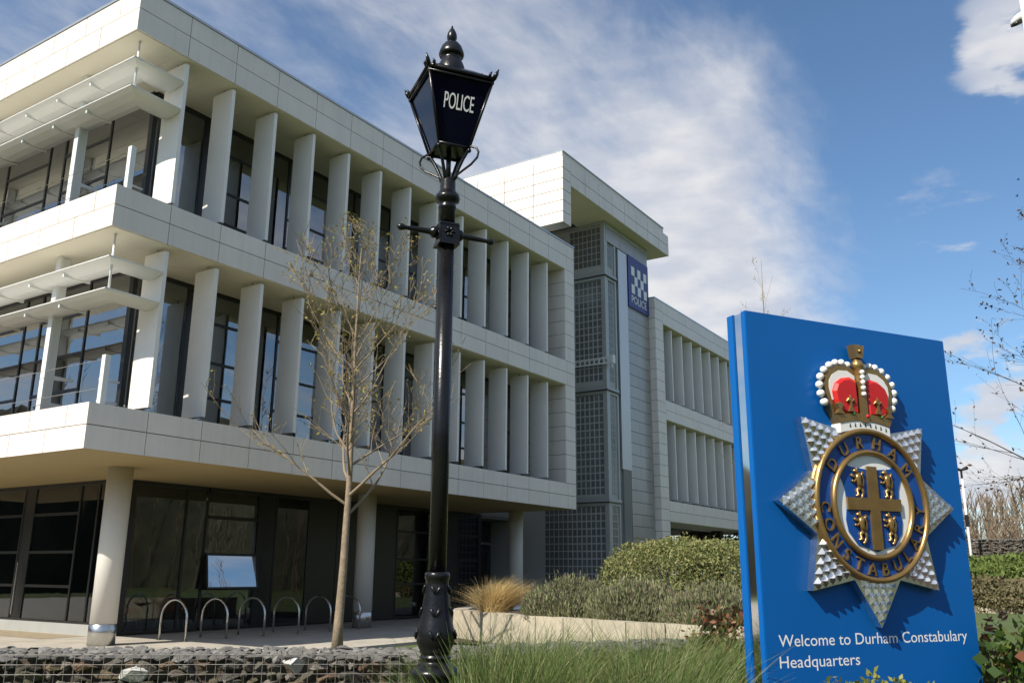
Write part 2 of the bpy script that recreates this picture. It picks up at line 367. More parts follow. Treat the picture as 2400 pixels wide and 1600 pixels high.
def blades(base, h, wdt, lean, seg=4):
    """curved grass blades: base (n,3), heights (n,), lean (n,2) horizontal tip offset"""
    n = len(base); V = []; ang = rng.uniform(0, 2 * math.pi, n); sd = np.stack([np.cos(ang), np.sin(ang), 0 * ang], 1)
    for i in range(seg + 1):
        t = i / seg
        c = base + np.c_[lean, np.zeros(n)] * t ** 1.8 + np.array([0, 0, 1.0]) * (h * (t - 0.18 * t ** 3))[:, None]
        ww = (wdt * (1 - t) ** 0.7 * 0.5 + 0.0004)[:, None]
        V += [c - sd * ww, c + sd * ww]
    V = np.stack(V, 1); m = 2 * (seg + 1)
    F = np.concatenate([np.stack([np.arange(n) * m + 2 * i, np.arange(n) * m + 2 * i + 1, np.arange(n) * m + 2 * i + 3, np.arange(n) * m + 2 * i + 2], 1) for i in range(seg)])
    return V.reshape(-1, 3), F
def ray(px, py): return (FW * 2083.7 + RT * (px - 1200) - UP * (py - 800)).normalized()
def spot(px, py, D):
    r = ray(px, py); return CAM + r * (D / math.hypot(r.x, r.y))
# ================================================================== the ground
GZ = 0.25                                                    # paving level round the buildings
def sheet(name, pts, z, m):
    o = mk(name, [(x, y, z if not callable(z) else z(x, y)) for x, y in pts], [tuple(range(len(pts)))], m)
    o['kind'] = 'structure'; return o
sheet('ground', [(-900, -900), (900, -900), (900, 900), (-900, 900)], 0.0, 'lawn')
# paved forecourt: a slab 0.25 above the lawn
fc = MB().box(-14, 60, -1.9, 30, 0.02, GZ)
o = fc.build('forecourt', 'paving'); o['kind'] = 'structure'
fj = MB()
sheet('verge', [(-14, -2.1), (60, -2.1), (60, -12.5), (8, -12.5), (0.5, -8.6), (-5.0, -3.2), (-14, 3)], 0.215, 'lawn')
sheet('gravel_strip', [(2.2, 4.3), (3.2, 4.3), (3.2, 20), (2.2, 20)], GZ + 0.004, 'gravel')

# ================================================================== main office block
T2, T1, M2, M1, L2, L1 = 12.127, 11.236, 8.159, 7.374, 4.277, 3.50
XE = 16.38; YE = 13.0; MOD = 1.135; G = 0.015
main = thing('office_building', (0, 0, GZ), 'three storey office block with white panel bands and upright white fins', 'building')
def run(a, b, first, mod):
    e = [a, first]
    while e[-1] + mod < b - 0.15: e.append(e[-1] + mod)
    return e + [b]
bands = [('l', L1, L2), ('m', M1, M2), ('t', T1, T2)]
for tagn, z0, z1 in bands:
    # dark backing behind the joints, then each panel proud of it
    bk = MB().box(0.03, XE - 0.03, 0.03, 0.45, z0 + 0.01, z1 - 0.006).box(0.03, 0.45, 0.455, YE, z0 + 0.01, z1 - 0.006)
    bk.build('band_backing', 'panel_joint', main)
    zm = z0 + (z1 - z0) * 0.52
    for (ra, rb, sh) in ((z0, zm, 0.0), (zm, z1, 0.0)):
        ex = run(0.0, XE, 1.12, MOD)
        if ra == z0 and tagn == 'l': ex = run(0.0, XE, 1.12, MOD)
        for i in range(len(ex) - 1):
            box('panel', ex[i] + (G / 2 if i else 0.0), ex[i + 1] - (G / 2 if i < len(ex) - 2 else 0), 0.0, 0.029, ra + G / 2, rb - G / 2, 'panel', main)
        ey = run(0.0, YE, 0.62 + (0.58 if ra == z0 else 0.0), MOD)
        for i in range(len(ey) - 1):
            box('panel', 0.0, 0.029, ey[i] + (0.0295 if i == 0 else G / 2), ey[i + 1] - G / 2, ra + G / 2, rb - G / 2, 'panel', main)
# roof coping
MB().box(-0.02, XE + 0.02, -0.02, 0.5, T2, T2 + 0.05).box(-0.02, 0.5, 0.501, YE, T2, T2 + 0.05).build('coping', 'coping', main)
box('roof', 0.5, XE, 0.5, YE, T2 - 0.5, T2 - 0.25, 'grey_frame', main)
# soffits in boards with open joints
def soffit(z, x0, x1, y0, y1, nx, ny):
    MB().box(x0, x1, y0, y1, z + 0.012, z + 0.06).build('soffit_backing', 'panel_joint', main)
    for i in range(nx):
        for j in range(ny):
            xa = x0 + (x1 - x0) * i / nx; xb = x0 + (x1 - x0) * (i + 1) / nx; ya = y0 + (y1 - y0) * j / ny; yb = y0 + (y1 - y0) * (j + 1) / ny
            box('soffit_board', xa + 0.004, xb - 0.004, ya + 0.004, yb - 0.004, z, z + 0.0115, 'soffit', main)
for z in (T1, M1):
    soffit(z - 0.0, 0.46, 0.98, 0.46, 12.9, 1, 5); soffit(z, 0.98, 1.7, 0.46, 12.9, 1, 5)
    soffit(z, 1.7, XE - 0.05, 0.46, 0.98, 6, 1); soffit(z, 1.7, XE - 0.05, 0.98, 1.7, 6, 1)
    MB().box(0.03, 0.459, 0.03, YE, z - 0.004, z + 0.009).box(0.46, XE - 0.03, 0.03, 0.459, z - 0.004, z + 0.009).build('band_underside', 'soffit', main)
# underside over the forecourt
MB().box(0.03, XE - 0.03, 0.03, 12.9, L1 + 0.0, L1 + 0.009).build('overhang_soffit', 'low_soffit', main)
# floor slabs and inner walls
for z0, z1 in ((L1 + 0.012, L2 - 0.02), (M1 + 0.07, M2 - 0.02), (T1 + 0.07, T1 + 0.3)):
    MB().box(1.5, XE - 0.04, 1.55, 12.9, z0, z1).build('floor_slab', 'interior_floor', main)
for z0, z1 in ((L2, M1 + 0.05), (M2, T1 + 0.05)):
    MB().box(6.0, XE - 0.1, 6.0, 6.15, z0, z1).build('inner_wall', 'interior_wall', main)
    MB().box(5.9, 6.0, 6.0, 12.8, z0, z1).build('inner_wall', 'interior_wall', main)
    for x in (4.4, 8.9, 13.4): box('inner_column', x, x + 0.3, 4.2, 4.5, z0, z1, 'interior_wall', main)
    for x in (5.2, 8.6, 11.9): box('desk', x, x + 1.5, 2.3, 3.0, z0 + 0.68, z0 + 0.74, 'blind', main)
    for y in (4.2, 7.4): box('desk', 2.3, 3.0, y, y + 1.5, z0 + 0.68, z0 + 0.74, 'blind', main)

# upper glazing
def bar(name, axis, f, t, a, b, z0, z1, m='frame'):
    if axis == 'x': return box(name, a, b, f, f + t, z0, z1, m, main)
    return box(name, f, f + t, a, b, z0, z1, m, main)
def pane(axis, f, a, b, z0, z1, m='window_glass', par=None):
    if axis == 'x': return box('pane', a, b, f + 0.02, f + 0.032, z0, z1, m, par or main)
    return box('pane', f + 0.02, f + 0.032, a, b, z0, z1, m, par or main)
def glazing(axis, f, cols, z0, z1, tr, m='window_glass', sill=0.05, t=0.07, w=0.055):
    """cols: list of (a, b, kind) ; kind 'f' full height, 't' with transoms"""
    lo, hi = cols[0][0], cols[-1][1]
    bar('sill_rail', axis, f - 0.01, t + 0.02, lo, hi, z0, z0 + sill); bar('head_rail', axis, f - 0.01, t + 0.02, lo, hi, z1 - 0.09, z1)
    for i, (a, b, k) in enumerate(cols):
        bar('mullion', axis, f, t, a, a + w, z0 + sill, z1 - 0.09)
        p0, p1 = a + w, b
        if k == 'f': pane(axis, f, p0, p1, z0 + sill, z1 - 0.09, m)
        elif k == 'd':
            (box('dark_panel', p0, p1, f + 0.012, f + 0.04, z0 + sill, z1 - 0.09, 'dark_cladding', main) if axis == 'x' else box('dark_panel', f + 0.012, f + 0.04, p0, p1, z0 + sill, z1 - 0.09, 'dark_cladding', main))
        else:
            zs = [z0 + sill] + list(tr) + [z1 - 0.09]
            for j in range(len(zs) - 1):
                if j: bar('transom', axis, f + 0.004, t - 0.012, p0, p1, zs[j] - 0.03, zs[j] + 0.03)
                pane(axis, f, p0, p1, zs[j] + (0.03 if j else 0), zs[j + 1] - (0.03 if j < len(zs) - 2 else 0), m)
    bar('mullion', axis, f, t, hi, hi + w, z0 + sill, z1 - 0.09)
right_cols = [(1.60, 2.82, 'f'), (2.82, 3.0, 'd')]
x = 3.0; k = 0
while x < 15.3:
    wdt = 1.42 if k % 2 == 0 else 0.85
    right_cols.append((x, min(x + wdt, 15.7), 't' if k % 2 == 0 else 'f')); x += wdt; k += 1
left_cols = [(1.66, 3.04, 'f'), (3.04, 4.76, 't'), (4.76, 5.40, 'f'), (5.40, 7.22, 't'), (7.22, 7.86, 'f'), (7.86, 9.66, 't'), (9.66, 10.3, 'f'), (10.3, 12.1, 't'), (12.1, 12.8, 'f')]
for z0, z1, tr in ((L2, M1, (L2 + 0.80, L2 + 1.55, L2 + 2.40)), (M2, T1, (M2 + 0.80, M2 + 1.52, M2 + 2.42))):
    glazing('x', 1.60, right_cols, z0, z1, tr); glazing('y', 1.55, left_cols, z0, z1, tr)
    box('corner_mullion', 1.55, 1.645, 1.595, 1.655, z0 + 0.05, z1 - 0.09, 'frame', main)
# roller blinds half drawn behind a few windows
for x0, x1, z1, h in ((4.9, 6.1, T1, 0.9), (9.6, 10.7, T1, 1.3), (5.0, 6.2, M1, 0.7), (11.9, 13.1, M1, 1.2)):
    box('blind', x0, x1, 1.74, 1.75, z1 - 0.1 - h, z1 - 0.1, 'blind', main)
for y0, y1, z1, h in ((3.15, 4.7, T1, 1.0), (5.5, 7.1, T1, 1.15), (5.5, 7.1, M1, 0.6)):
    box('blind', 1.70, 1.71, y0, y1, z1 - 0.1 - h, z1 - 0.1, 'blind', main)

# upright fins: an aerofoil blade standing square to the facade
def fin_vf(h, d=0.60, t=0.085, n=7):
    pl = []
    for i in range(n + 1):
        s = i / n; wd = t * (0.5 + 0.16 * math.sin(math.pi * s)) * (1 if 0 < s < 1 else 0.92); pl.append((-wd, s * d))
    pl += [(-x_, y_) for x_, y_ in pl[::-1]]
    m_ = len(pl); V = [(x_, y_, 0) for x_, y_ in pl] + [(x_, y_, h) for x_, y_ in pl]
    F = [tuple(range(m_))[::-1], tuple(range(m_, 2 * m_))] + [(i, (i + 1) % m_, m_ + (i + 1) % m_, m_ + i) for i in range(m_)]
    return V, F
FINH = T1 - M2 - 0.16
fv, ff = fin_vf(FINH); fin_mesh = bpy.data.meshes.new('fin'); fin_mesh.from_pydata(fv, [], ff); fin_mesh.materials.append(MT['fin'])
pv, pf = lathe_vf([(0.02, 0), (0.02, 0.09)], 8); pin_mesh = bpy.data.meshes.new('fin_pin'); pin_mesh.from_pydata(pv, [], pf); pin_mesh.materials.append(MT['steel'])
def add_fin(root, x, y, z):
    o = bpy.data.objects.new('fin', fin_mesh); finish(o, root, (x, y, z)); q = bpy.data.objects.new('pin', pin_mesh); finish(q, o, (x, y + 0.3, z + FINH))
    q2 = bpy.data.objects.new('pin', pin_mesh); finish(q2, o, (x, y + 0.3, z - 0.09)); return o
for z in (L2, M2):
    for k in range(13): add_fin(main, 1.20 + k * MOD, 0.10, z + 0.09)
# end pier in courses
MB().box(15.80, XE - 0.03, 0.03, 12.9, L1 + 0.02, T1 - 0.01).build('end_wall_core', 'panel_joint', main)
for z0, z1 in ((L2, M1), (M2, T1)):
    n = 7; h = (z1 - z0) / n
    for i in range(n):
        a, b = z0 + i * h + G / 2, z0 + (i + 1) * h - G / 2
        box('pier_panel', 15.77, XE, 0.0, 0.029, a, b, 'panel', main)
        box('reveal_panel', 15.77, 15.799, 0.0295, 1.58, a, b, 'panel', main)
zz_ = L1
for i in range(20):
    a = L1 + (T2 - L1) / 20 * i; b = L1 + (T2 - L1) / 20 * (i + 1)
    for y0, y1 in ((0.03, 3.0), (3.0, 6.0)): box('end_panel', XE - 0.029, XE, y0 + 0.008, y1, a + G / 2, b - G / 2, 'panel', main)

# sun blades along the short facade, mitred round the corner to the first fin
def blade(zf):
    prof = [(0.0, 0.018), (0.03, 0.032), (0.30, 0.030), (0.58, 0.005), (0.60, -0.012), (0.57, -0.03), (0.42, -0.075), (0.25, -0.085), (0.08, -0.045), (0.0, -0.005)]
    n = len(prof); V = []
    for s in range(3):
        for o_, dz in prof:
            q = 0.08 + o_
            V.append((q, YE, zf + dz) if s == 0 else ((q, q, zf + dz) if s == 1 else (1.135, q, zf + dz)))
    F = [(s * n + i, s * n + (i + 1) % n, (s + 1) * n + (i + 1) % n, (s + 1) * n + i) for s in range(2) for i in range(n)] + [tuple(range(n)), tuple(range(2 * n, 3 * n))[::-1]]
    b = mk('sun_blade', V, F, 'white_metal', main)
    mk('blade_nosing', *tube_vf([(0.075, YE, zf + 0.012), (0.075, 0.075, zf + 0.012), (1.13, 0.075, zf + 0.012)], 0.014, 8), 'white_metal', b)
    for y in np.arange(1.55, YE, MOD): MB().box(0.12, 0.64, y - 0.02, y + 0.02, zf - 0.10, zf - 0.03).build('rib', 'white_metal', b)
    return b
for z in (L2, M2):
    for dz in (1.985, 2.57): blade(z + dz)
    rod, rf = tube_vf([(0.27, 0.30, z + 1.97), (0.27, 0.30, z + 3.09)], 0.022, 10)
    mk('hanger_rod', rod, rf, 'white_metal', main, True)
    for y in (2.29, 5.70, 9.1, 12.5):
        st = MB().box(0.40, 0.45, y - 0.07, y + 0.07, z + 0.0, z + 3.09).box(0.4501, 0.62, y - 0.012, y + 0.012, z + 0.0, z + 3.09)
        s_ = st.build('strut', 'white_metal', main)
        for dz in (0.27, 0.78):
            V, F = prism_vf([(0.62, 0.02), (0.98, 0.005), (1.0, -0.02), (0.96, -0.045), (0.62, -0.06)], lambda u, v, w_: (u, y + w_, z + dz + v), -0.02, 0.02)
            mk('rail_bracket', V, F, 'white_metal', s_)
    for dz in (0.30, 0.80): mk('rail_wire', *tube_vf([(0.30, 0.14, z + dz), (0.30, YE, z + dz)], 0.006, 6), 'steel', main)
    box('corner_post', 0.24, 0.345, 0.09, 0.195, z, z + 0.86, 'white_metal', main, bevel=0.008)
    # handrail brackets behind the post
    MB().box(0.95, 1.02, 1.25, 1.30, z, z + 0.75).box(0.9, 1.3, 1.262, 1.288, z + 0.66, z + 0.70).box(0.9, 1.3, 1.262, 1.288, z + 0.26, z + 0.30).build('rail_stanchion', 'white_metal', main)

# ground floor: set back behind round columns
gcol = [(3.66, 5.01, 'f'), (5.01, 5.59, 'f'), (5.59, 7.15, 'n'), (7.15, 7.72, 'd'), (7.72, 8.86, 'f'), (8.86, 9.95, 'd'), (9.95, 12.45, 'd'), (12.45, 14.88, 't'), (14.88, 15.55, 'd'), (15.55, 16.62, 't')]
glazing('x', 3.90, [c for c in gcol if c[2] != 'n'][:2], GZ + 0.03, L1, (), 'shopfront_glass')
glazing('x', 3.90, gcol[3:], GZ + 0.03, L1, (GZ + 1.0, GZ + 1.71, GZ + 2.51), 'shopfront_glass')
# the window with a hopper light standing open and catching the sky
bar('sill_rail', 'x', 3.89, 0.09, 5.66, 7.15, GZ + 0.03, GZ + 0.08); bar('head_rail', 'x', 3.89, 0.09, 5.66, 7.15, L1 - 0.09, L1)
for zt in (2.81, 1.95, 1.19): bar('transom', 'x', 3.895, 0.07, 5.66, 7.15, zt - 0.04, zt + 0.04)
pane('x', 3.90, 5.645, 7.15, GZ + 0.08, 1.15, 'shopfront_glass'); pane('x', 3.90, 5.645, 7.15, 1.99, 2.77, 'shopfront_glass'); pane('x', 3.90, 5.645, 7.15, 2.85, L1 - 0.09, 'shopfront_glass')
hp = thing('hopper_light', (6.4, 3.86, 1.92), None, None); hp.parent = main; hp.location = Vector((6.4, 3.86, 1.93)) - main.location
def hopper_fr(u, v, w_):
    a = R(9); return (6.4 + u, 3.86 - (-v) * math.sin(a) - w_ * math.cos(a), 1.93 + v * math.cos(a) + w_ * math.sin(a))
hv, hf = prism_vf([(-0.72, -0.72), (0.72, -0.72), (0.72, 0), (-0.72, 0)], hopper_fr, 0.0, 0.012)
mk('pane', hv, hf, 'coated_glass', hp)
for poly in ([(-0.76, -0.76), (0.76, -0.76), (0.76, -0.72), (-0.76, -0.72)], [(-0.76, 0), (0.76, 0), (0.76, 0.04), (-0.76, 0.04)], [(-0.76, -0.72), (-0.72, -0.72), (-0.72, 0), (-0.76, 0)], [(0.72, -0.72), (0.76, -0.72), (0.76, 0), (0.72, 0)]):
    mk('frame_bar', *prism_vf(poly, hopper_fr, -0.02, 0.03), 'frame', hp)
glazing('y', 3.30, [(4.0, 4.64, 'f'), (4.64, 5.33, 'f'), (5.33, 7.17, 't'), (7.17, 7.62, 'd'), (7.62, 9.4, 't'), (9.4, 9.9, 'd'), (9.9, 11.7, 't'), (11.7, 12.8, 'f')], GZ + 0.22, L1, (GZ + 0.98, GZ + 1.72, GZ + 2.56), 'shopfront_glass')
box('plinth', 3.27, 3.40, 3.98, 12.9, GZ, GZ + 0.22, 'grey_frame', main)
box('corner_mullion', 3.30, 3.66, 3.90, 3.975, GZ, L1, 'frame', main)
box('sliding_door_pull', 3.20, 3.235, 7.38, 7.42, GZ + 0.35, GZ + 1.5, 'steel', main)
# inside the ground floor
for x0, x1, y0, y1 in ((3.5, 20, 8.2, 8.35), (7.2, 7.35, 4.1, 8.2), (11.9, 12.0, 4.1, 8.2)): box('inner_wall', x0, x1, y0, y1, GZ, L1, 'interior_dark', main)
MB().box(3.36, 20, 3.98, 12.9, GZ + 0.005, GZ + 0.03).build('inner_floor', 'interior_floor', main)
MB().box(3.4, 20, 4.0, 12.9, L1 - 0.12, L1 - 0.02).build('inner_ceiling', 'interior_dark', main)
# entrance in the inner corner
for x0, x1, y0, y1 in ((16.68, 16.8, 3.9, 5.2), (16.8, 19.1, 5.1, 5.2)): box('entrance_surround', x0, x1, y0, y1, GZ, L1, 'dark_cladding', main)
for i, xx in enumerate((17.05, 18.02)):
    dr = box('door', xx, xx + 0.93, 5.02, 5.08, GZ + 0.02, GZ + 2.2, 'frame', main)
    box('door_glass', xx + 0.1, xx + 0.83, 5.0, 5.015, GZ + 0.25, GZ + 2.08, 'shopfront_glass', dr)
    mk('door_handle', *tube_vf([(xx + (0.86 if i == 0 else 0.07), 4.97, GZ + 0.8), (xx + (0.86 if i == 0 else 0.07), 4.97, GZ + 1.3)], 0.014, 8), 'steel', dr, True)
box('door_notice', 17.30, 17.58, 4.988, 4.996, GZ + 1.25, GZ + 1.75, 'blind', main)
box('door_canopy_rail', 16.8, 19.0, 4.96, 5.08, GZ + 2.3, GZ + 2.38, 'steel', main)
for i, xx in enumerate((2.02, 9.02, 16.0)):
    c = mk('column', *lathe_vf([(0.235, GZ + 0.36), (0.235, L1 - 0.004)], 40, (xx, 2.0)), 'column', main, False)
    for p in c.data.polygons: p.use_smooth = len(p.vertices) == 4
    b = mk('collar', *lathe_vf([(0.243, GZ + 0.0), (0.243, GZ + 0.37), (0.236, GZ + 0.376)], 40, (xx, 2.0)), 'steel', c, False)
    for p in b.data.polygons: p.use_smooth = len(p.vertices) == 4

for y0 in (5.2, 7.6, 10.0): box('ceiling_light', 4.4, 4.55, y0, y0 + 1.2, L1 - 0.17, L1 - 0.125, 'ceiling_light', main)
# things inside the ground floor
def chair(x, y, rz, label):
    t = thing('lounge_chair', (x, y, GZ + 0.03), label, 'chair', 'chairs behind the ground floor glass')
    ca, sa = math.cos(rz), math.sin(rz)
    def P(a, b, z): return (x + a * ca - b * sa, y + a * sa + b * ca, GZ + 0.03 + z)
    def part(nm, a0, a1, b0, b1, z0, z1, m):
        V = [P(a, b, z) for z in (z0, z1) for a, b in ((a0, b0), (a1, b0), (a1, b1), (a0, b1))]
        mk(nm, V, BF, m, t)
    part('seat', -0.28, 0.28, -0.28, 0.26, 0.38, 0.48, 'orange_fabric'); part('backrest', -0.28, 0.28, 0.2, 0.28, 0.48, 0.92, 'orange_fabric')
    for a in (-0.25, 0.22):
        for b in (-0.25, 0.22): part('leg', a, a + 0.03, b, b + 0.03, 0, 0.38, 'steel')
chair(4.25, 4.75, 0.5, 'orange lounge chair behind the big corner pane of the ground floor')
chair(5.75, 5.2, -0.6, 'orange lounge chair behind the window with the open hopper light')

# ================================================================== stair tower
TX, TY = 19.14, 0.26
tower = thing('stair_tower', (TX, TY, GZ), 'tall grey stair tower with glass block walls and overhanging white roof cap', 'tower')
ZS = 14.16
MB().box(TX + 0.083, 22.84, TY + 0.063, 7.5, GZ, ZS - 0.02).build('tower_core', 'block_joint', tower)
divs = [GZ, 4.0, 7.88, 12.11, ZS]
# frames on the -X face and the return
for i, z in enumerate(divs[1:-1]):
    MB().box(TX - 0.02, TX + 0.10, TY - 0.02, 3.2, z - 0.055, z + 0.055).box(TX + 0.101, TX + 0.92, TY - 0.02, TY + 0.08, z - 0.055, z + 0.055).build('floor_rail', 'grey_frame', tower)
    MB().box(TX - 0.06, TX - 0.021, TY - 0.06, 3.2, z - 0.075, z - 0.05).box(TX - 0.02, TX + 0.92, TY - 0.06, TY - 0.021, z - 0.075, z - 0.05).build('drip', 'frame', tower)
for i in range(4):
    a, b = divs[i] + (0.055 if i else 0), divs[i + 1] - (0.055 if i < 3 else 0)
    box('corner_post', TX, TX + 0.12, TY, TY + 0.12, a, b, 'grey_frame', tower)
    MB().box(TX + 0.01, TX + 0.082, TY + 0.12, TY + 0.17, a, b).box(TX + 0.01, TX + 0.082, TY + 0.171, 3.1, b - 0.12, b).box(TX + 0.01, TX + 0.082, TY + 0.171, 3.1, a, a + 0.09).build('block_frame', 'grey_frame', tower)
    MB().box(TX + 0.12, TX + 0.26, TY + 0.01, TY + 0.062, a, b).box(TX + 0.80, TX + 0.92, TY + 0.01, TY + 0.062, a, b).box(TX + 0.2601, TX + 0.7999, TY + 0.01, TY + 0.062, b - 0.12, b).build('block_frame', 'grey_frame', tower)
# glass blocks
BW, BH = 0.185, 0.25
mesh_blk = bpy.data.meshes.new('glass_block')
bm = bmesh.new(); bmesh.ops.create_cube(bm, size=1.0); bmesh.ops.scale(bm, vec=(0.05, BW - 0.035, BH - 0.035), verts=bm.verts)
bmesh.ops.bevel(bm, geom=[e for e in bm.edges], offset=0.012, segments=1, affect='EDGES'); bm.to_mesh(mesh_blk); bm.free(); mesh_blk.materials.append(MT['glass_block'])
cells = []
for i in range(4):
    a, b = divs[i] + 0.15, divs[i + 1] - 0.18
    n = int((b - a) // BH); bh0 = a + ((b - a) - n * BH)
    for r_ in range(n):
        z = bh0 + (r_ + 0.5) * BH
        ny = 13 if i == 0 else 7
        for c_ in range(ny): cells.append((TX + 0.10, TY + 0.19 + (c_ + 0.5) * BW, z, 0))
        for c_ in range(2): cells.append((TX + 0.35 + (c_ + 0.5) * BW, TY + 0.08, z, 1))
def blk_key(c): return (c[3], c[1] > TY + 1.6)
cells.sort(key=blk_key)
rest = MB()
for i, (x, y, z, tr) in enumerate(cells):
    if i < 300:
        o = bpy.data.objects.new('glass_block', mesh_blk); finish(o, tower, (x, y, z)); o.rotation_euler = (0, 0, R(90) if tr else 0)
    else:
        if tr: rest.box(x - BW / 2 + 0.017, x + BW / 2 - 0.017, y - 0.025, y + 0.025, z - BH / 2 + 0.017, z + BH / 2 - 0.017)
        else: rest.box(x - 0.025, x + 0.025, y - BW / 2 + 0.017, y + BW / 2 - 0.017, z - BH / 2 + 0.017, z + BH / 2 - 0.017)
rest.build('glass_blocks', 'glass_block', tower, kind='stuff')
# steel pilaster strip and grey rainscreen courses
box('steel_strip', TX + 1.02, 20.91, TY - 0.035, TY + 0.062, 5.15, 13.35, 'brushed_steel', tower)
box('vent_strip', TX + 1.12, 20.85, TY - 0.02, TY + 0.062, GZ + 0.3, 5.145, 'interior_wall', tower)
box('strip_reveal', TX + 0.93, TX + 1.015, TY + 0.03, TY + 0.062, GZ, ZS - 0.3, 'frame', tower)
n = 31; h = (13.40 - GZ) / n
for i in range(n):
    a = GZ + i * h
    for x0, x1 in ((20.93, 21.72 if i % 2 else 22.2), (21.72 if i % 2 else 22.2, 22.83)):
        box('cladding_panel', x0, x1 - 0.008, TY, TY + 0.062, a + 0.008, a + h - 0.008, 'grey_cladding', tower)
for x0, x1 in ((TX + 0.13, 20.4), (20.4, 21.6), (21.6, 22.83)): box('head_panel', x0 + 0.006, x1 - 0.006, TY - 0.005, TY + 0.062, 13.42, 13.95, 'grey_cladding', tower)
box('head_rail', TX + 0.13, 22.84, TY - 0.01, TY + 0.062, 13.96, ZS - 0.02, 'grey_frame', tower)
# white ladder rail across the blocks
lr = MB()
for z in (8.74, 8.93): lr.box(TX - 0.16, TX - 0.12, -0.02, 1.9, z - 0.025, z + 0.025)
for y in np.arange(0.1, 1.9, 0.19): lr.box(TX - 0.155, TX - 0.125, y - 0.02, y + 0.02, 8.765, 8.905)
lr.box(TX - 0.2, TX - 0.02, -0.1, -0.021, 8.70, 9.0).box(TX + 0.1, TX + 0.18, TY - 0.17, TY - 0.07, 8.62, 8.95)
lr.build('maintenance_rail', 'white_metal', tower)
# the roof cap
CX0, CX1, CY0, CY1 = 15.34, 24.0, -0.2, 8.0
ZC, ZCT = 12.70, 15.04
MB().box(CX0 + 0.03, 15.84, CY0 + 0.03, CY1, ZC + 0.012, ZCT - 0.01).box(15.841, CX1 - 0.03, CY0 + 0.03, CY1, ZS + 0.012, ZCT - 0.01).build('cap_core', 'panel_joint', tower)
MB().box(CX0 + 0.03, 15.85, CY0 + 0.03, CY1, ZC, ZC + 0.011).build('cap_underside', 'grey_frame', tower)
for x0, x1 in ((15.875, 17.9), (17.9, 19.9), (19.9, 21.9), (21.9, CX1 - 0.03)):
    box('cap_soffit_board', x0 + 0.004, x1 - 0.004, CY0 + 0.03, 1.4, ZS, ZS + 0.0115, 'soffit', tower)
MB().box(15.842, 15.87, CY0 + 0.03, CY1, ZC, ZS).build('cap_inner_face', 'panel', tower)
n = 6; h = (ZCT - ZC) / n; G = 0.024
ys = [CY0, 0.95, 2.11, 3.27, 4.43, 5.59, 6.75, CY1]
for i in range(n):
    a, b = ZC + i * h + G / 2, ZC + (i + 1) * h - G / 2
    for j in range(len(ys) - 1): box('cap_panel', CX0, CX0 + 0.029, ys[j] + (0.0295 if j == 0 else G / 2), ys[j + 1] - G / 2, a, b, 'panel', tower)
    box('cap_panel', CX0, 15.88, CY0, CY0 + 0.029, a, b, 'panel', tower)
xs = [15.88, 16.9, 17.92, 18.94, 19.96, 20.98, 22.0, 23.02, CX1]
for a, b in ((ZS, ZS + 0.44), (ZS + 0.44, ZCT)):
    for j in range(len(xs) - 1): box('cap_panel', xs[j] + (G / 2), xs[j + 1] - (G / 2 if j < len(xs) - 2 else 0), CY0, CY0 + 0.029, a + G / 2, b - G / 2, 'panel', tower)
MB().box(CX0 + 0.03, CX1 - 0.42, CY0 + 0.03, CY1, ZCT, ZCT + 0.2).build('cap_upstand', 'panel', tower)
MB().box(CX0 + 0.02, CX1 - 0.40, CY0 + 0.0, CY1, ZCT + 0.2, ZCT + 0.235).build('cap_coping', 'coping', tower)
G = 0.015
# police plaque
plq = box('plaque', 20.97, 22.76, TY - 0.06, TY - 0.012, 11.35, 13.40, 'tower_sign_blue', tower)
cw, ch = 0.27, 0.36; u0, z0 = 21.24, 11.93
for r_ in range(3):
    for c_ in range(5):
        if (r_ + c_) % 2 == 0:
            box('check_square', u0 + c_ * cw, u0 + (c_ + 1) * cw, TY - 0.066, TY - 0.0605, z0 + r_ * ch, z0 + (r_ + 1) * ch, 'white_letter', plq)
tv, tf = text_mesh('POLICE', 0.42, 0.003)
sx = 1.32 / (tv[:, 0].max() - tv[:, 0].min())
mk('lettering', [(21.22 + (x - tv[:, 0].min()) * sx, TY - 0.064 - z, 11.55 + y) for x, y, z in tv], tf, 'white_letter', plq)

# ================================================================== far wing
wing = thing('office_wing', (22.86, 0, GZ), 'lower white office wing with rows of fins beyond the grey tower', 'building')
WX0, WX1 = 22.86, 36.0
MB().box(23.02, WX1, 0.03, 0.40, L1 + 0.01, L2 - 0.005).box(23.02, WX1, 0.03, 0.4, M1 + 0.01, M2 - 0.005).box(23.02, WX1, 0.03, 0.4, T1 + 0.01, T2 - 0.005).box(WX0 + 0.03, 23.6, 0.03, 0.5, GZ, T2 - 0.01).box(WX0 + 0.03, 23.0, 0.5, 7, GZ, T2 - 0.01).build('band_backing', 'panel_joint', wing)
n = 29; h = (T2 - GZ) / n
for i in range(n):
    a, b = GZ + i * h + G / 2, GZ + (i + 1) * h - G / 2
    box('pier_panel', WX0, 23.62, 0.0, 0.029, a, b, 'panel', wing); box('return_panel', WX0, WX0 + 0.029, 0.0295, 0.36, a, b, 'panel', wing)
for z0, z1 in ((L1, L2), (M1, M2), (T1, T2)):
    zm = (z0 + z1) / 2
    for a, b, xs in ((z0, zm, (23.62, 27.1, 30.6, 34.0, WX1)), (zm, z1, (23.62, 26.0, 29.4, 32.8, WX1))):
        for j in range(len(xs) - 1): box('panel', xs[j] + G / 2, xs[j + 1] - G / 2, 0.0, 0.029, a + G / 2, b - G / 2, 'panel', wing)
    MB().box(23.62, WX1, 0.03, 1.9, z0 - 0.004, z0 + 0.009).build('soffit', 'soffit', wing)
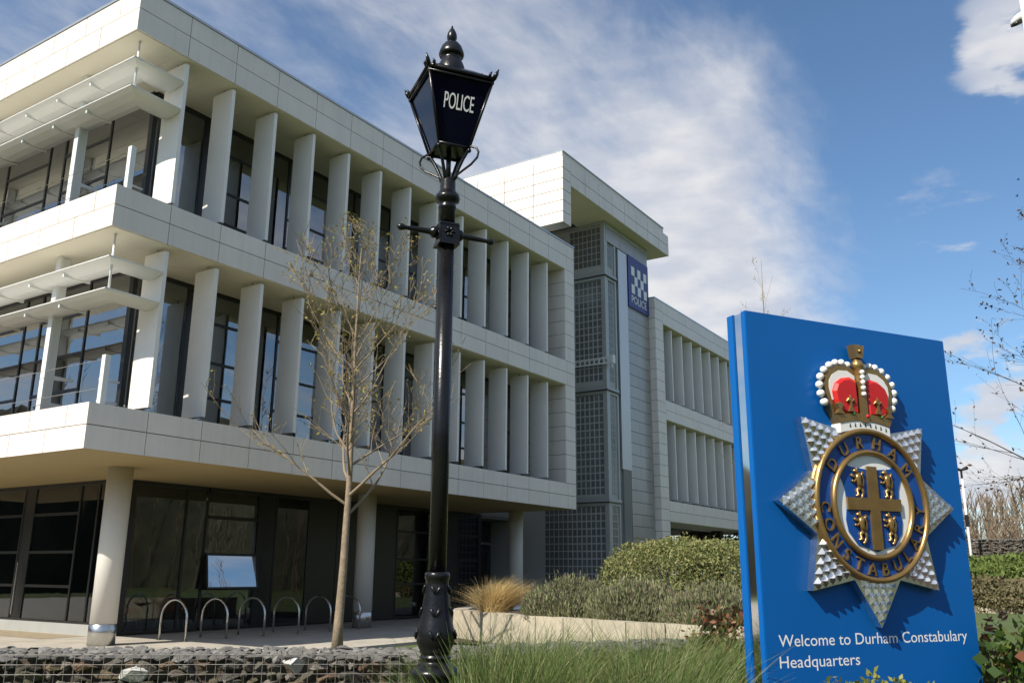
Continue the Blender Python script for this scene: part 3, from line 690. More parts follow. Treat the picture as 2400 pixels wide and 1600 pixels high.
for z in (L2, M2):
    for k in range(11): add_fin(wing, 24.56 + k * 1.062, 0.06, z + 0.09)
    z1 = M1 if z == L2 else T1
    MB().box(23.62, WX1, 1.2, 1.25, z, z1).build('window_backing', 'interior_dark', wing)
    for k in range(11):
        box('pane', 23.7 + k * 1.062, 24.68 + k * 1.062, 1.15, 1.165, z + 0.06, z1 - 0.06, 'window_glass', wing)
        box('mullion', 24.69 + k * 1.062, 24.75 + k * 1.062, 1.12, 1.19, z, z1, 'frame', wing)
MB().box(WX0, WX1, -0.01, 0.4, T2, T2 + 0.05).build('coping', 'coping', wing)
MB().box(23.62, WX1, 1.26, 9, L1 + 0.01, T2 - 0.3).build('wing_body', 'interior_dark', wing)
for x0, x1, y0, y1 in ((23.62, 30.4, 3.2, 3.4), (31.5, 31.9, 1.0, 1.4), (32.2, WX1, 3.0, 3.2)): box('undercroft_wall', x0, x1, y0, y1, GZ, L1 - 0.005, 'dark_cladding', wing)
# ================================================================== police lamp post
LX, LY = -4.135, -10.551
lamp = thing('police_lamp_post', (LX, LY, 0.0), 'ornate black cast iron lamp post with a dark blue POLICE lantern', 'street lamp')
def lath(name, prof, parent, n=40, m='black_paint'):
    o = mk(name, *lathe_vf(prof, n, (LX, LY)), m, parent)
    for p in o.data.polygons: p.use_smooth = len(p.vertices) == 4
    return o
base = lath('pedestal', [(0.19, 0.0), (0.19, 0.22), (0.165, 0.26), (0.15, 0.70), (0.16, 0.78), (0.125, 0.86), (0.108, 0.98), (0.112, 1.02), (0.136, 1.045), (0.141, 1.062), (0.134, 1.08), (0.10, 1.105), (0.078, 1.115), (0.074, 1.13), (0.086, 1.138), (0.088, 1.148), (0.078, 1.155),
    (0.080, 1.166), (0.088, 1.172), (0.086, 1.18), (0.095, 1.20), (0.105, 1.225), (0.1065, 1.25), (0.102, 1.29), (0.092, 1.33), (0.082, 1.39), (0.074, 1.46), (0.066, 1.53), (0.0635, 1.556), (0.069, 1.562), (0.071, 1.572), (0.071, 1.59), (0.064, 1.598), (0.05, 1.60)], lamp, 48)
lath('shaft', [(0.050, 1.60), (0.0505, 2.4), (0.0505, 3.55)], lamp)
lath('upper_shaft', [(0.050, 3.68), (0.049, 3.79), (0.057, 3.795), (0.057, 3.812), (0.052, 3.818), (0.055, 3.832), (0.062, 3.84), (0.074, 3.848), (0.079, 3.866), (0.074, 3.886), (0.062, 3.895), (0.056, 3.91), (0.049, 3.92), (0.048, 3.99), (0.04, 4.0)], lamp)
lath('lantern_stem', [(0.016, 3.995), (0.016, 4.19)], lamp, 16)
# block with rosettes
ang = R(-33.5)
def LP(a, b, z, an=ang): return (LX + a * math.cos(an) - b * math.sin(an), LY + a * math.sin(an) + b * math.cos(an), z)
def obox(mb, a0, a1, b0, b1, z0, z1, an=ang):
    mb.add(([LP(a, b, z, an) for z in (z0, z1) for a, b in ((a0, b0), (a1, b0), (a1, b1), (a0, b1))], BF)); return mb
blk = MB(); obox(blk, -0.056, 0.056, -0.056, 0.056, 3.565, 3.688); obox(blk, -0.066, 0.066, -0.066, 0.066, 3.548, 3.562)
for z0, z1 in ((3.565, 3.577), (3.676, 3.688)): obox(blk, -0.062, 0.062, -0.062, 0.062, z0, z1)
for s in (-1, 1): obox(blk, s * 0.062 - 0.006, s * 0.062 + 0.002, -0.062, -0.05, 3.577, 3.676)
blkp = blk.build('bar_block', 'black_paint', lamp)
for f_ in range(4):
    an = ang + f_ * math.pi / 2
    pts = []
    for k in range(6):
        t = k * math.pi / 3
        V, F = tube_vf([LP(0.006 * math.cos(t), -0.056, 3.626 + 0.006 * math.sin(t), an), LP(0.020 * math.cos(t), -0.064, 3.626 + 0.022 * math.sin(t), an), LP(0.036 * math.cos(t), -0.058, 3.626 + 0.038 * math.sin(t), an)], [0.006, 0.009, 0.003], 6)
        pts.append((V, F))
    mb = MB()
    for q in pts: mb.add(q)
    mb.build('rosette', 'black_paint', blkp, True)
for s in (-1, 1):
    prof = [(0.05, 0.022), (0.075, 0.036), (0.09, 0.038), (0.10, 0.030), (0.108, 0.020), (0.13, 0.0185), (0.20, 0.016), (0.265, 0.013), (0.272, 0.017), (0.29, 0.0215), (0.305, 0.0205), (0.318, 0.008)]
    V, F = tube_vf([LP(s * a, 0, 3.635 - (0.004 if s < 0 else 0.01 * (a / 0.3))) for a, r_ in prof], [r_ for a, r_ in prof], 20)
    mk('ladder_bar', V, F, 'black_paint', lamp, True)
# leaf ornament climbing the pedestal
mb = MB()
for base_a, zs in ((R(-146), (1.24, 1.36, 1.48)), (R(-146 + 90), (1.24, 1.36, 1.48)), (R(-146 - 90), (1.24, 1.36, 1.48)), (R(34), (1.24, 1.36, 1.48))):
    for z in zs:
        rr_ = np.interp(z, [1.22, 1.25, 1.29, 1.33, 1.39, 1.46, 1.53], [0.105, 0.1065, 0.102, 0.092, 0.082, 0.074, 0.066])
        for s in (-1, 1):
            pts = []
            for t in (0, 0.35, 0.7, 1.0):
                a = base_a + s * (0.05 + 0.28 * t * (0.09 / rr_)); zz2 = z + 0.05 * t; r2 = np.interp(zz2, [1.22, 1.25, 1.29, 1.33, 1.39, 1.46, 1.53], [0.105, 0.1065, 0.102, 0.092, 0.082, 0.074, 0.066]) + 0.004
                pts.append((LX + r2 * math.cos(a), LY + r2 * math.sin(a), zz2))
            mk('leaf_relief', *tube_vf(pts, [0.004, 0.010, 0.009, 0.002], 7), 'black_paint', base, True)
# the lantern
ZR, RR, ZB, RB = 4.64, 0.306, 4.19, 0.142
A0 = R(-169)
lan = thing('lantern', (LX, LY, ZB), None, None); lan.parent = lamp; lan.location = (0, 0, ZB)
def cor(k, r_, z): a = A0 + k * math.pi / 2; return Vector((LX + r_ * math.cos(a), LY + r_ * math.sin(a), z))
for k in range(4):
    a, b = cor(k, RR - 0.012, ZR - 0.01), cor(k + 1, RR - 0.012, ZR - 0.01); c, d_ = cor(k + 1, RB - 0.008, ZB + 0.01), cor(k, RB - 0.008, ZB + 0.01)
    nrm = (b - a).cross(d_ - a).normalized(); mid = (a + c) / 2
    if nrm.dot(mid - Vector((LX, LY, mid.z))) < 0: nrm = -nrm
    gp = mk('glass_pane', [tuple(q) for q in (a, b, c, d_)] + [tuple(q - nrm * 0.006) for q in (a, b, c, d_)], [(0, 1, 2, 3), (7, 6, 5, 4), (0, 4, 5, 1), (1, 5, 6, 2), (2, 6, 7, 3), (3, 7, 4, 0)], 'lantern_glass', lan)
    if k in (0, 2):
        tv, tf = text_mesh('POLICE', 0.12, 0.0012)
        wid = tv[:, 0].max() - tv[:, 0].min(); cx_ = (tv[:, 0].max() + tv[:, 0].min()) / 2
        ux = (b - a).normalized(); uy = ((a + b) / 2 - (c + d_) / 2).normalized(); ctr = (a + b) / 2 * 0.585 + (c + d_) / 2 * 0.415 - uy * 0.045
        if nrm.dot(ux.cross(uy)) < 0: ux = -ux
        s_ = 0.196 / wid
        mk('lettering', [tuple(ctr + ux * ((x - cx_) * s_ + 0.006) + uy * y * 1.22 + nrm * (0.0015 + z)) for x, y, z in tv], tf, 'white_letter', lan)
    e = MB().add(tube_vf([cor(k, RB, ZB), cor(k, RR, ZR)], 0.0095, 8)); e.add(tube_vf([cor(k, RR, ZR), cor(k + 1, RR, ZR)], 0.013, 8)); e.add(tube_vf([cor(k, RR - 0.004, ZR - 0.03), cor(k + 1, RR - 0.004, ZR - 0.03)], 0.008, 8)); e.add(tube_vf([cor(k, RB, ZB), cor(k + 1, RB, ZB)], 0.011, 8))
    e.build('lantern_frame', 'black_paint', lan, True)
    # crest on each rim corner
    p = cor(k, RR, ZR); out = (p - Vector((LX, LY, ZR))).normalized(); side = Vector((-out.y, out.x, 0)); mb = MB()
    mb.add(tube_vf([p, p + out * 0.018 + Vector((0, 0, 0.03)), p + out * 0.035 + Vector((0, 0, 0.062))], [0.016, 0.014, 0.002], 6))
    for s in (-1, 1):
        q = p - out * 0.02 + side * s * 0.025
        mb.add(tube_vf([q, q + out * 0.012 + side * s * 0.008 + Vector((0, 0, 0.022)), q + out * 0.02 + side * s * 0.004 + Vector((0, 0, 0.036))], [0.012, 0.010, 0.003], 6))
        q2 = q - out * 0.035 + side * s * 0.035
        mb.add(tube_vf([q2, q2 + Vector((0, 0, 0.018))], [0.009, 0.003], 6)); mb.add(tube_vf([p, q, q2], [0.012, 0.010, 0.008], 6))
    mb.build('corner_crest', 'black_paint', lan, True)
    # frog legs and scrolls
    leg = [(0.135, 4.185), (0.128, 4.165), (0.10, 4.12), (0.07, 4.06), (0.05, 4.01), (0.035, 3.985)]
    mk('frog_leg', *tube_vf([cor(k, r_, z) for r_, z in leg], [0.014, 0.012, 0.011, 0.011, 0.012, 0.012], 8), 'black_paint', lan, True)
    sc = [(0.105, 4.165), (0.10, 4.178), (0.115, 4.19), (0.15, 4.196), (0.185, 4.18), (0.198, 4.15), (0.19, 4.115), (0.15, 4.075), (0.10, 4.045), (0.06, 4.02), (0.048, 3.99)]
    if k % 2: mk('scroll', *tube_vf([cor(k, r_ * 1.05, z) for r_, z in sc], 0.0075, 8), 'black_paint', lan, True)
    bm_ = MB().add(lathe_vf([(0.002, ZB - 0.035), (0.013, ZB - 0.028), (0.015, ZB - 0.016), (0.008, ZB - 0.004)], 10, tuple(cor(k, RB, 0))[:2])); bm_.build('ball', 'black_paint', lan, True)
q4 = [cor(k, RB, ZB) for k in range(4)]
mk('base_plate', [tuple(v) for v in q4] + [tuple(v + Vector((0, 0, 0.01))) for v in q4], BF, 'black_paint', lan)
q4 = [cor(k, RR + 0.006, ZR + 0.008) for k in range(4)]; q5 = [cor(k, 0.16, ZR + 0.09) for k in range(4)]
mk('roof', [tuple(v) for v in q4] + [tuple(v) for v in q5], BF, 'black_paint', lan)
lath('chimney', [(0.10, 4.70), (0.094, 4.76), (0.088, 4.785), (0.080, 4.81), (0.066, 4.84), (0.060, 4.862), (0.068, 4.866), (0.080, 4.872), (0.0835, 4.884), (0.079, 4.905), (0.066, 4.94), (0.046, 4.966), (0.026, 4.978)], lan)
lath('finial', [(0.022, 4.97), (0.024, 4.985), (0.032, 5.0), (0.0335, 5.018), (0.030, 5.04), (0.021, 5.062), (0.010, 5.08), (0.006, 5.09), (0.006, 5.098), (0.001, 5.102)], lan, 24)

# ================================================================== welcome sign with the crest
TL = Vector((-3.487, -12.192, 0)); U = Vector((0.848, -0.530, 0)); NO = Vector((-0.530, -0.848, 0))
U.normalize(); NO.normalize()
def SG(u, z, off=0.0): q = TL + U * u + NO * off; return (q.x, q.y, z)
sign = thing('welcome_sign', tuple(TL + U * 0.79), 'tall blue welcome sign panel with a crowned silver star crest', 'sign')
SW, SH = 1.578, 3.045
def slab(name, u0, u1, z0, z1, o0, o1, m, parent, bev=0.004):
    V = [SG(u, z, o) for z in (z0, z1) for u, o in ((u0, o0), (u1, o0), (u1, o1), (u0, o1))]
    me = mk(name, V, BF, m, parent)
    if bev:
        bm = bmesh.new(); bm.from_mesh(me.data); bmesh.ops.recalc_face_normals(bm, faces=bm.faces); bmesh.ops.bevel(bm, geom=bm.edges[:], offset=bev, segments=2, affect='EDGES'); bm.to_mesh(me.data); bm.free()
    return me
slab('front_panel', 0, SW, 0.0, SH, -0.042, 0.0, 'sign_blue', sign); slab('rear_panel', 0, SW, 0.0, SH, -0.166, -0.108, 'sign_blue', sign)
slab('mirror_strip', 0.008, SW - 0.008, 0.0, SH - 0.006, -0.1075, -0.0425, 'mirror_steel', sign, 0)
def flat_text(s, u0, u1, zb, ztop, par, m='white_letter', off=0.0006):
    tv, tf = text_mesh(s, 1.0, 0.0)
    x0, x1 = tv[:, 0].min(), tv[:, 0].max(); cap = 0.73
    mk('lettering', [SG(u0 + (x - x0) / (x1 - x0) * (u1 - u0), zb + y / cap * (ztop - zb), off) for x, y, z in tv], tf, m, par)
flat_text('Welcome to Durham Constabulary', 0.09, 1.485, 1.236, 1.298, sign)
flat_text('Headquarters', 0.088, 0.640, 1.131, 1.193, sign)
# star
CU, CZ = 0.772, 1.985
def CR(a, b, off): return SG(CU + a, CZ + b, off)
RS, RV, OFF = 0.662, 0.445, 0.052
poly = []
for k in range(16):
    t = R(90) + k * R(22.5); r_ = RS if k % 2 == 0 else RV; poly.append((r_ * math.cos(t), r_ * math.sin(t)))
star = mk('crest_star', *prism_vf(poly, CR, 0.0005, OFF), 'silver', sign)
stud_me = bpy.data.meshes.new('stud'); e_ = 0.0255
stud_me.from_pydata([(-e_, -e_, 0), (e_, -e_, 0), (e_, e_, 0), (-e_, e_, 0), (-e_ * .25, -e_ * .25, 0.023), (e_ * .25, -e_ * .25, 0.023), (e_ * .25, e_ * .25, 0.023), (-e_ * .25, e_ * .25, 0.023)], [], [(4, 5, 6, 7), (0, 1, 5, 4), (1, 2, 6, 5), (2, 3, 7, 6), (3, 0, 4, 7)])
stud_me.materials.append(MT['silver'])
for k in range(8):
    t = R(90) + k * R(45)
    if k == 0: continue
    va, vb = RV * math.cos(R(22.5)), RV * math.sin(R(22.5))
    for i in range(6):
        a = 0.425 + i * 0.0465
        hw = vb * (RS - a - 0.012) / (RS - va)
        nb = max(0, int((hw) / 0.0262)); cnt = max(1, nb)
        if hw < 0.008: continue
        for j in range(cnt):
            b = (j - (cnt - 1) / 2) * 0.0515
            pa, pb = a * math.cos(t) - b * math.sin(t), a * math.sin(t) + b * math.cos(t)
            o = bpy.data.objects.new('stud', stud_me); col.objects.link(o); o.parent = star
            p = Vector(CR(pa, pb, OFF)); 
            ex = U * math.cos(t) + Vector((0, 0, 1)) * math.sin(t); ey = U * -math.sin(t) + Vector((0, 0, 1)) * math.cos(t)
            if ex.cross(ey).dot(NO) < 0: ey = -ey
            o.matrix_local = Matrix(((ex.x, ey.x, NO.x, 0), (ex.y, ey.y, NO.y, 0), (ex.z, ey.z, NO.z, 0), (0, 0, 0, 1)))
            o.location = p - loc_of(star)
def circ(r_, n=64): return [(r_ * math.cos(2 * math.pi * i / n), r_ * math.sin(2 * math.pi * i / n)) for i in range(n)]
ringp = mk('crest_disc', *prism_vf(circ(0.41), CR, 0.03, OFF + 0.008), 'enamel_blue', sign)
def torus(R_, r_, off, name, par, n=72, m=10, sq=1.0):
    V, F = [], []
    for i in range(n):
        t = 2 * math.pi * i / n
        for j in range(m):
            s = 2 * math.pi * j / m; V.append(CR((R_ + r_ * math.cos(s)) * math.cos(t), (R_ + r_ * math.cos(s)) * math.sin(t), off + sq * r_ * math.sin(s)))
    for i in range(n):
        for j in range(m): F.append((i * m + j, ((i + 1) % n) * m + j, ((i + 1) % n) * m + (j + 1) % m, i * m + (j + 1) % m))
    return mk(name, V, F, 'gold', par, True)
torus(0.415, 0.0175, OFF + 0.012, 'outer_ring', ringp, sq=1.3); torus(0.293, 0.0165, OFF + 0.016, 'inner_ring', ringp, sq=1.3)
mk('white_field', *prism_vf(circ(0.288), CR, OFF + 0.0085, OFF + 0.013), 'enamel_white', ringp)
sh = [(-0.235, 0.165), (-0.205, 0.225), (-0.15, 0.205), (0, 0.192), (0.15, 0.205), (0.205, 0.225), (0.235, 0.165)]
right = [(0.205, 0.09), (0.196, 0.0), (0.212, -0.09), (0.20, -0.155), (0.14, -0.225), (0.05, -0.245), (0, -0.262)]
mk('shield', *prism_vf(sh + right + [(-a, b) for a, b in right[::-1][1:]], CR, OFF + 0.0135, OFF + 0.018), 'enamel_blue', ringp)
cx = [(-0.036, -0.25), (0.036, -0.25), (0.036, -0.034), (0.203, -0.034), (0.203, 0.034), (0.036, 0.034), (0.036, 0.212), (-0.036, 0.212), (-0.036, 0.034), (-0.203, 0.034), (-0.203, -0.034), (-0.036, -0.034)]
mk('cross', *prism_vf(cx, CR, OFF + 0.0185, OFF + 0.030), 'gold', ringp)
# four lions rampant
strokes = [([(0.004, 0.058), (-0.002, 0.03), (0.004, 0.0), (0.014, -0.03)], [0.017, 0.021, 0.017, 0.016]),       # trunk
           ([(0.0, 0.055), (-0.016, 0.075), (-0.030, 0.07)], [0.014, 0.014, 0.007]),                               # neck, head, muzzle
           ([(-0.002, 0.08), (-0.004, 0.092)], [0.006, 0.002]),
           ([(-0.008, 0.04), (-0.034, 0.036), (-0.05, 0.048)], [0.010, 0.007, 0.008]),                             # raised paw
           ([(-0.006, 0.02), (-0.032, 0.006), (-0.046, 0.012)], [0.010, 0.007, 0.007]),
           ([(0.012, -0.028), (-0.012, -0.045), (-0.004, -0.072), (-0.022, -0.08)], [0.014, 0.010, 0.007, 0.007]), # hind legs
           ([(0.016, -0.03), (0.030, -0.055), (0.020, -0.09), (0.004, -0.10)], [0.013, 0.010, 0.007, 0.008]),
           ([(0.018, -0.025), (0.036, -0.015), (0.040, 0.02), (0.030, 0.05), (0.040, 0.068)], [0.005, 0.006, 0.006, 0.007, 0.008])]
for a, b in ((-0.108, 0.116), (0.112, 0.116), (-0.112, -0.125), (0.108, -0.125)):
    mb = MB()
    for pts, rs in strokes: mb.add(tube_vf([CR(a + x * 1.0, b + y * 0.92, OFF + 0.024) for x, y in pts], rs, 8))
    mb.build('lion', 'gold', ringp, True)
def arc_text(s, a0, a1, r_mid, outward, par):
    n = len(s); wmap = {'I': 0.5, 'M': 1.2, 'A': 1.0}
    for i, ch in enumerate(s):
        tv, tf = text_mesh(ch, 0.092, 0.006)
        t = R(a0 + (a1 - a0) * i / (n - 1)); cx_ = (tv[:, 0].max() + tv[:, 0].min()) / 2
        up_ = Vector((math.cos(t), math.sin(t))) * (1 if outward else -1); rt_ = Vector((up_.y, -up_.x))
        o_ = []
        for x, y, z in tv:
            q = Vector((math.cos(t), math.sin(t))) * r_mid + rt_ * (x - cx_) * 1.02 + up_ * (y - 0.0335) * 1.08; o_.append(CR(q.x, q.y, OFF + 0.0145 + z))
        mk('letter', o_, tf, 'gold', par)
arc_text('DURHAM', 143, 36, 0.354, True, ringp); arc_text('CONSTABULARY', 184, 356, 0.354, False, ringp)
# crown
def KR(a, z, off): return SG(0.765 + a, z, off)
crown = thing('crown', tuple(KR(0, 2.385, 0)), None, None); crown.parent = sign; crown.location = Vector(KR(0, 2.385, 0)) - sign.location
arc_o = [(-0.252, 2.60), (-0.262, 2.65), (-0.252, 2.705), (-0.215, 2.75), (-0.155, 2.778), (-0.09, 2.782), (-0.04, 2.768), (0, 2.752)]
body = [(-0.185, 2.43)] + arc_o + [(-a, z) for a, z in arc_o[::-1][1:]] + [(0.185, 2.43)]
mk('crown_frame', *prism_vf(body, KR, 0.0005, 0.048), 'gold', crown)
lob = [(-0.03, 2.725), (-0.085, 2.752), (-0.15, 2.748), (-0.20, 2.72), (-0.228, 2.68), (-0.232, 2.64), (-0.215, 2.57), (-0.03, 2.55)]
cap = [(-0.03, 2.695), (-0.08, 2.712), (-0.14, 2.702), (-0.190, 2.67), (-0.214, 2.62), (-0.205, 2.56), (-0.18, 2.49), (-0.03, 2.475)]
def dome_vf(poly, o0, o1, o2, shrink=0.8):
    c_ = np.mean(np.array(poly), 0); n = len(poly); V = [KR(a, z, o0) for a, z in poly] + [KR(a, z, o1) for a, z in poly] + [KR(c_[0] + (a - c_[0]) * shrink, c_[1] + (z - c_[1]) * shrink, o2) for a, z in poly]
    F = [(i, (i + 1) % n, n + (i + 1) % n, n + i) for i in range(n)] + [(n + i, n + (i + 1) % n, 2 * n + (i + 1) % n, 2 * n + i) for i in range(n)] + [tuple(range(2 * n, 3 * n))]
    return V, F
for s in (1, -1):
    mk('crown_lining', *prism_vf([(s * a, z) for a, z in lob], KR, 0.0485, 0.051), 'enamel_white', crown)
    mk('crown_cap', *dome_vf([(s * a, z) for a, z in cap], 0.0515, 0.058, 0.075), 'enamel_red', crown)
mk('centre_arch', *prism_vf([(-0.027, 2.45), (0.027, 2.45), (0.022, 2.6), (0.024, 2.77), (-0.024, 2.77), (-0.022, 2.6)], KR, 0.0485, 0.078), 'gold', crown)
def archz(a): return 0.028 * (1 - (a / 0.2) ** 2)
us = np.linspace(-0.19, 0.19, 15)
mk('circlet', *prism_vf([(a, 2.432 + archz(a)) for a in us] + [(a * 1.12, 2.478 + archz(a) * 0.8) for a in us[::-1]], KR, 0.0485, 0.074), 'gold', crown)
mk('ermine_band', *prism_vf([(a, 2.378 + archz(a)) for a in us] + [(a, 2.431 + archz(a)) for a in us[::-1]], KR, 0.0005, 0.070), 'enamel_white', crown)
for a in np.linspace(-0.115, 0.16, 8):
    mk('ermine_mark', *prism_vf([(a - 0.006, 2.397 + archz(a)), (a + 0.006, 2.397 + archz(a)), (a + 0.001, 2.419 + archz(a)), (a - 0.002, 2.419 + archz(a))], KR, 0.0702, 0.0715), 'enamel_black', crown)
sph = bpy.data.meshes.new('pearl'); bm = bmesh.new(); bmesh.ops.create_icosphere(bm, subdivisions=2, radius=1.0); bm.to_mesh(sph); bm.free(); sph.polygons.foreach_set('use_smooth', [True] * len(sph.polygons)); sph.materials.append(MT['enamel_white'])
def pearl(a, z, off, r_):
    o = bpy.data.objects.new('pearl', sph); finish(o, crown, KR(a, z, off)); o.scale = (r_, r_, r_ * 0.98)
pl_ = [(-0.262, 2.555), (-0.283, 2.603), (-0.288, 2.653), (-0.277, 2.702), (-0.246, 2.745), (-0.203, 2.777), (-0.155, 2.796), (-0.107, 2.801), (-0.062, 2.792)]
for s in (1, -1):
    for i, (a, z) in enumerate(pl_): pearl(s * a, z, 0.034, 0.0245 - 0.0005 * i)
for i, z in enumerate((2.745, 2.715, 2.685, 2.652, 2.615)): pearl(0.0, z, 0.083, 0.015)
mk('orb', *tube_vf([KR(0, 2.755, 0.05), KR(0, 2.772, 0.05), KR(0, 2.79, 0.05), KR(0, 2.808, 0.05), KR(0, 2.822, 0.05), KR(0, 2.834, 0.05)], [0.018, 0.033, 0.038, 0.032, 0.022, 0.018], 18), 'gold', crown, True)
mk('cross_top', *prism_vf([(-0.024, 2.832), (0.024, 2.832), (0.030, 2.86), (0.040, 2.912), (0.012, 2.905), (0, 2.915), (-0.012, 2.905), (-0.040, 2.912), (-0.030, 2.86)], KR, 0.02, 0.078), 'gold', crown)
mk('cross_boss', *tube_vf([KR(0, 2.872, 0.078), KR(0, 2.872, 0.09)], [0.016, 0.006], 8), 'gold', crown, True)
for a, kind in ((-0.19, 1), (-0.105, 0), (0.105, 0), (0.19, 1)):
    zb = 2.485 + archz(a); mb = MB()
    if kind: mb.add(prism_vf([(a - 0.03, zb), (a + 0.03, zb), (a + 0.008, zb + 0.025), (a + 0.026, zb + 0.055), (a, zb + 0.068), (a - 0.026, zb + 0.055), (a - 0.008, zb + 0.025)], KR, 0.06, 0.084))
    else:
        mb.add(prism_vf([(a - 0.022, zb), (a + 0.022, zb), (a + 0.007, zb + 0.03), (a + 0.008, zb + 0.075), (a, zb + 0.098), (a - 0.008, zb + 0.075), (a - 0.007, zb + 0.03)], KR, 0.06, 0.084))
        for s in (-1, 1): mb.add(tube_vf([KR(a, zb + 0.055, 0.078), KR(a + s * 0.022, zb + 0.07, 0.08), KR(a + s * 0.032, zb + 0.055, 0.078)], [0.008, 0.009, 0.005], 6))
    mb.build('crown_flower', 'gold', crown)
mk('ruby', *tube_vf([KR(0.02, 2.487, 0.074), KR(0.02, 2.487, 0.084)], [0.016, 0.008], 10), 'enamel_red', crown, True)
for a in (-0.085, 0.13): mk('emerald', *tube_vf([KR(a, 2.473 + archz(a), 0.074), KR(a, 2.473 + archz(a), 0.083)], [0.011, 0.006], 8), 'enamel_green', crown, True)

# ================================================================== bicycle stands
def stand(x, label):
    t = thing('bicycle_stand', (x, 1.9, GZ), label, 'bicycle stand', 'bicycle stands in front of the ground floor glass')
    pts = [(x, 1.5, GZ)] + [(x, 1.5, GZ + 0.42)]
    for i in range(1, 12): a = math.pi * i / 12; pts.append((x, 1.9 - 0.4 * math.cos(a), GZ + 0.42 + 0.36 * math.sin(a)))
    pts += [(x, 2.3, GZ + 0.42), (x, 2.3, GZ)]
    mk('hoop', *tube_vf(pts, 0.022, 10), 'steel', t, True)
    for y in (1.5, 2.3): mk('foot_plate', *lathe_vf([(0.06, GZ + 0.001), (0.06, GZ + 0.009)], 16, (x, y)), 'steel', t)
for i, lb in enumerate(('nearest steel bicycle hoop, just right of the front column', 'second steel bicycle hoop from the front column', 'third steel bicycle hoop from the front column', 'fourth steel bicycle hoop from the front column', 'fifth steel bicycle hoop, left of the tree trunk', 'farthest steel bicycle hoop, half hidden behind the tree trunk')):
    stand(3.47 + 0.985 * i, lb)
# ================================================================== gabion walls
def hit(px, py, z): r = ray(px, py); return CAM + r * ((z - CAM.z) / r.z)
rocks = []
for i in range(12):
    bm = bmesh.new()
    for k in range(13):
        v = Vector((random.gauss(0, 1), random.gauss(0, 1), random.gauss(0, 1))).normalized(); v = Vector((v.x * random.uniform(.75, 1), v.y * random.uniform(.75, 1), v.z * random.uniform(.75, 1)))
        bm.verts.new(v * 0.56)
    bmesh.ops.convex_hull(bm, input=bm.verts)
    for v in [v for v in bm.verts if not v.link_faces]: bm.verts.remove(v)
    me = bpy.data.meshes.new('stone'); bm.to_mesh(me); bm.free(); me.materials.append(MT['rock']); rocks.append(me)
rocks_top = []
for r_ in rocks: q = r_.copy(); q.materials.clear(); q.materials.append(MT['rock_top']); rocks_top.append(q)
rocks_white = []
for r_ in rocks[:3]: q = r_.copy(); q.materials.clear(); q.materials.append(MT['rock_white']); rocks_white.append(q)
def rock_vf(me): return [tuple(v.co) for v in me.vertices], [tuple(p.vertices) for p in me.polygons]
rvf = [rock_vf(m) for m in rocks]
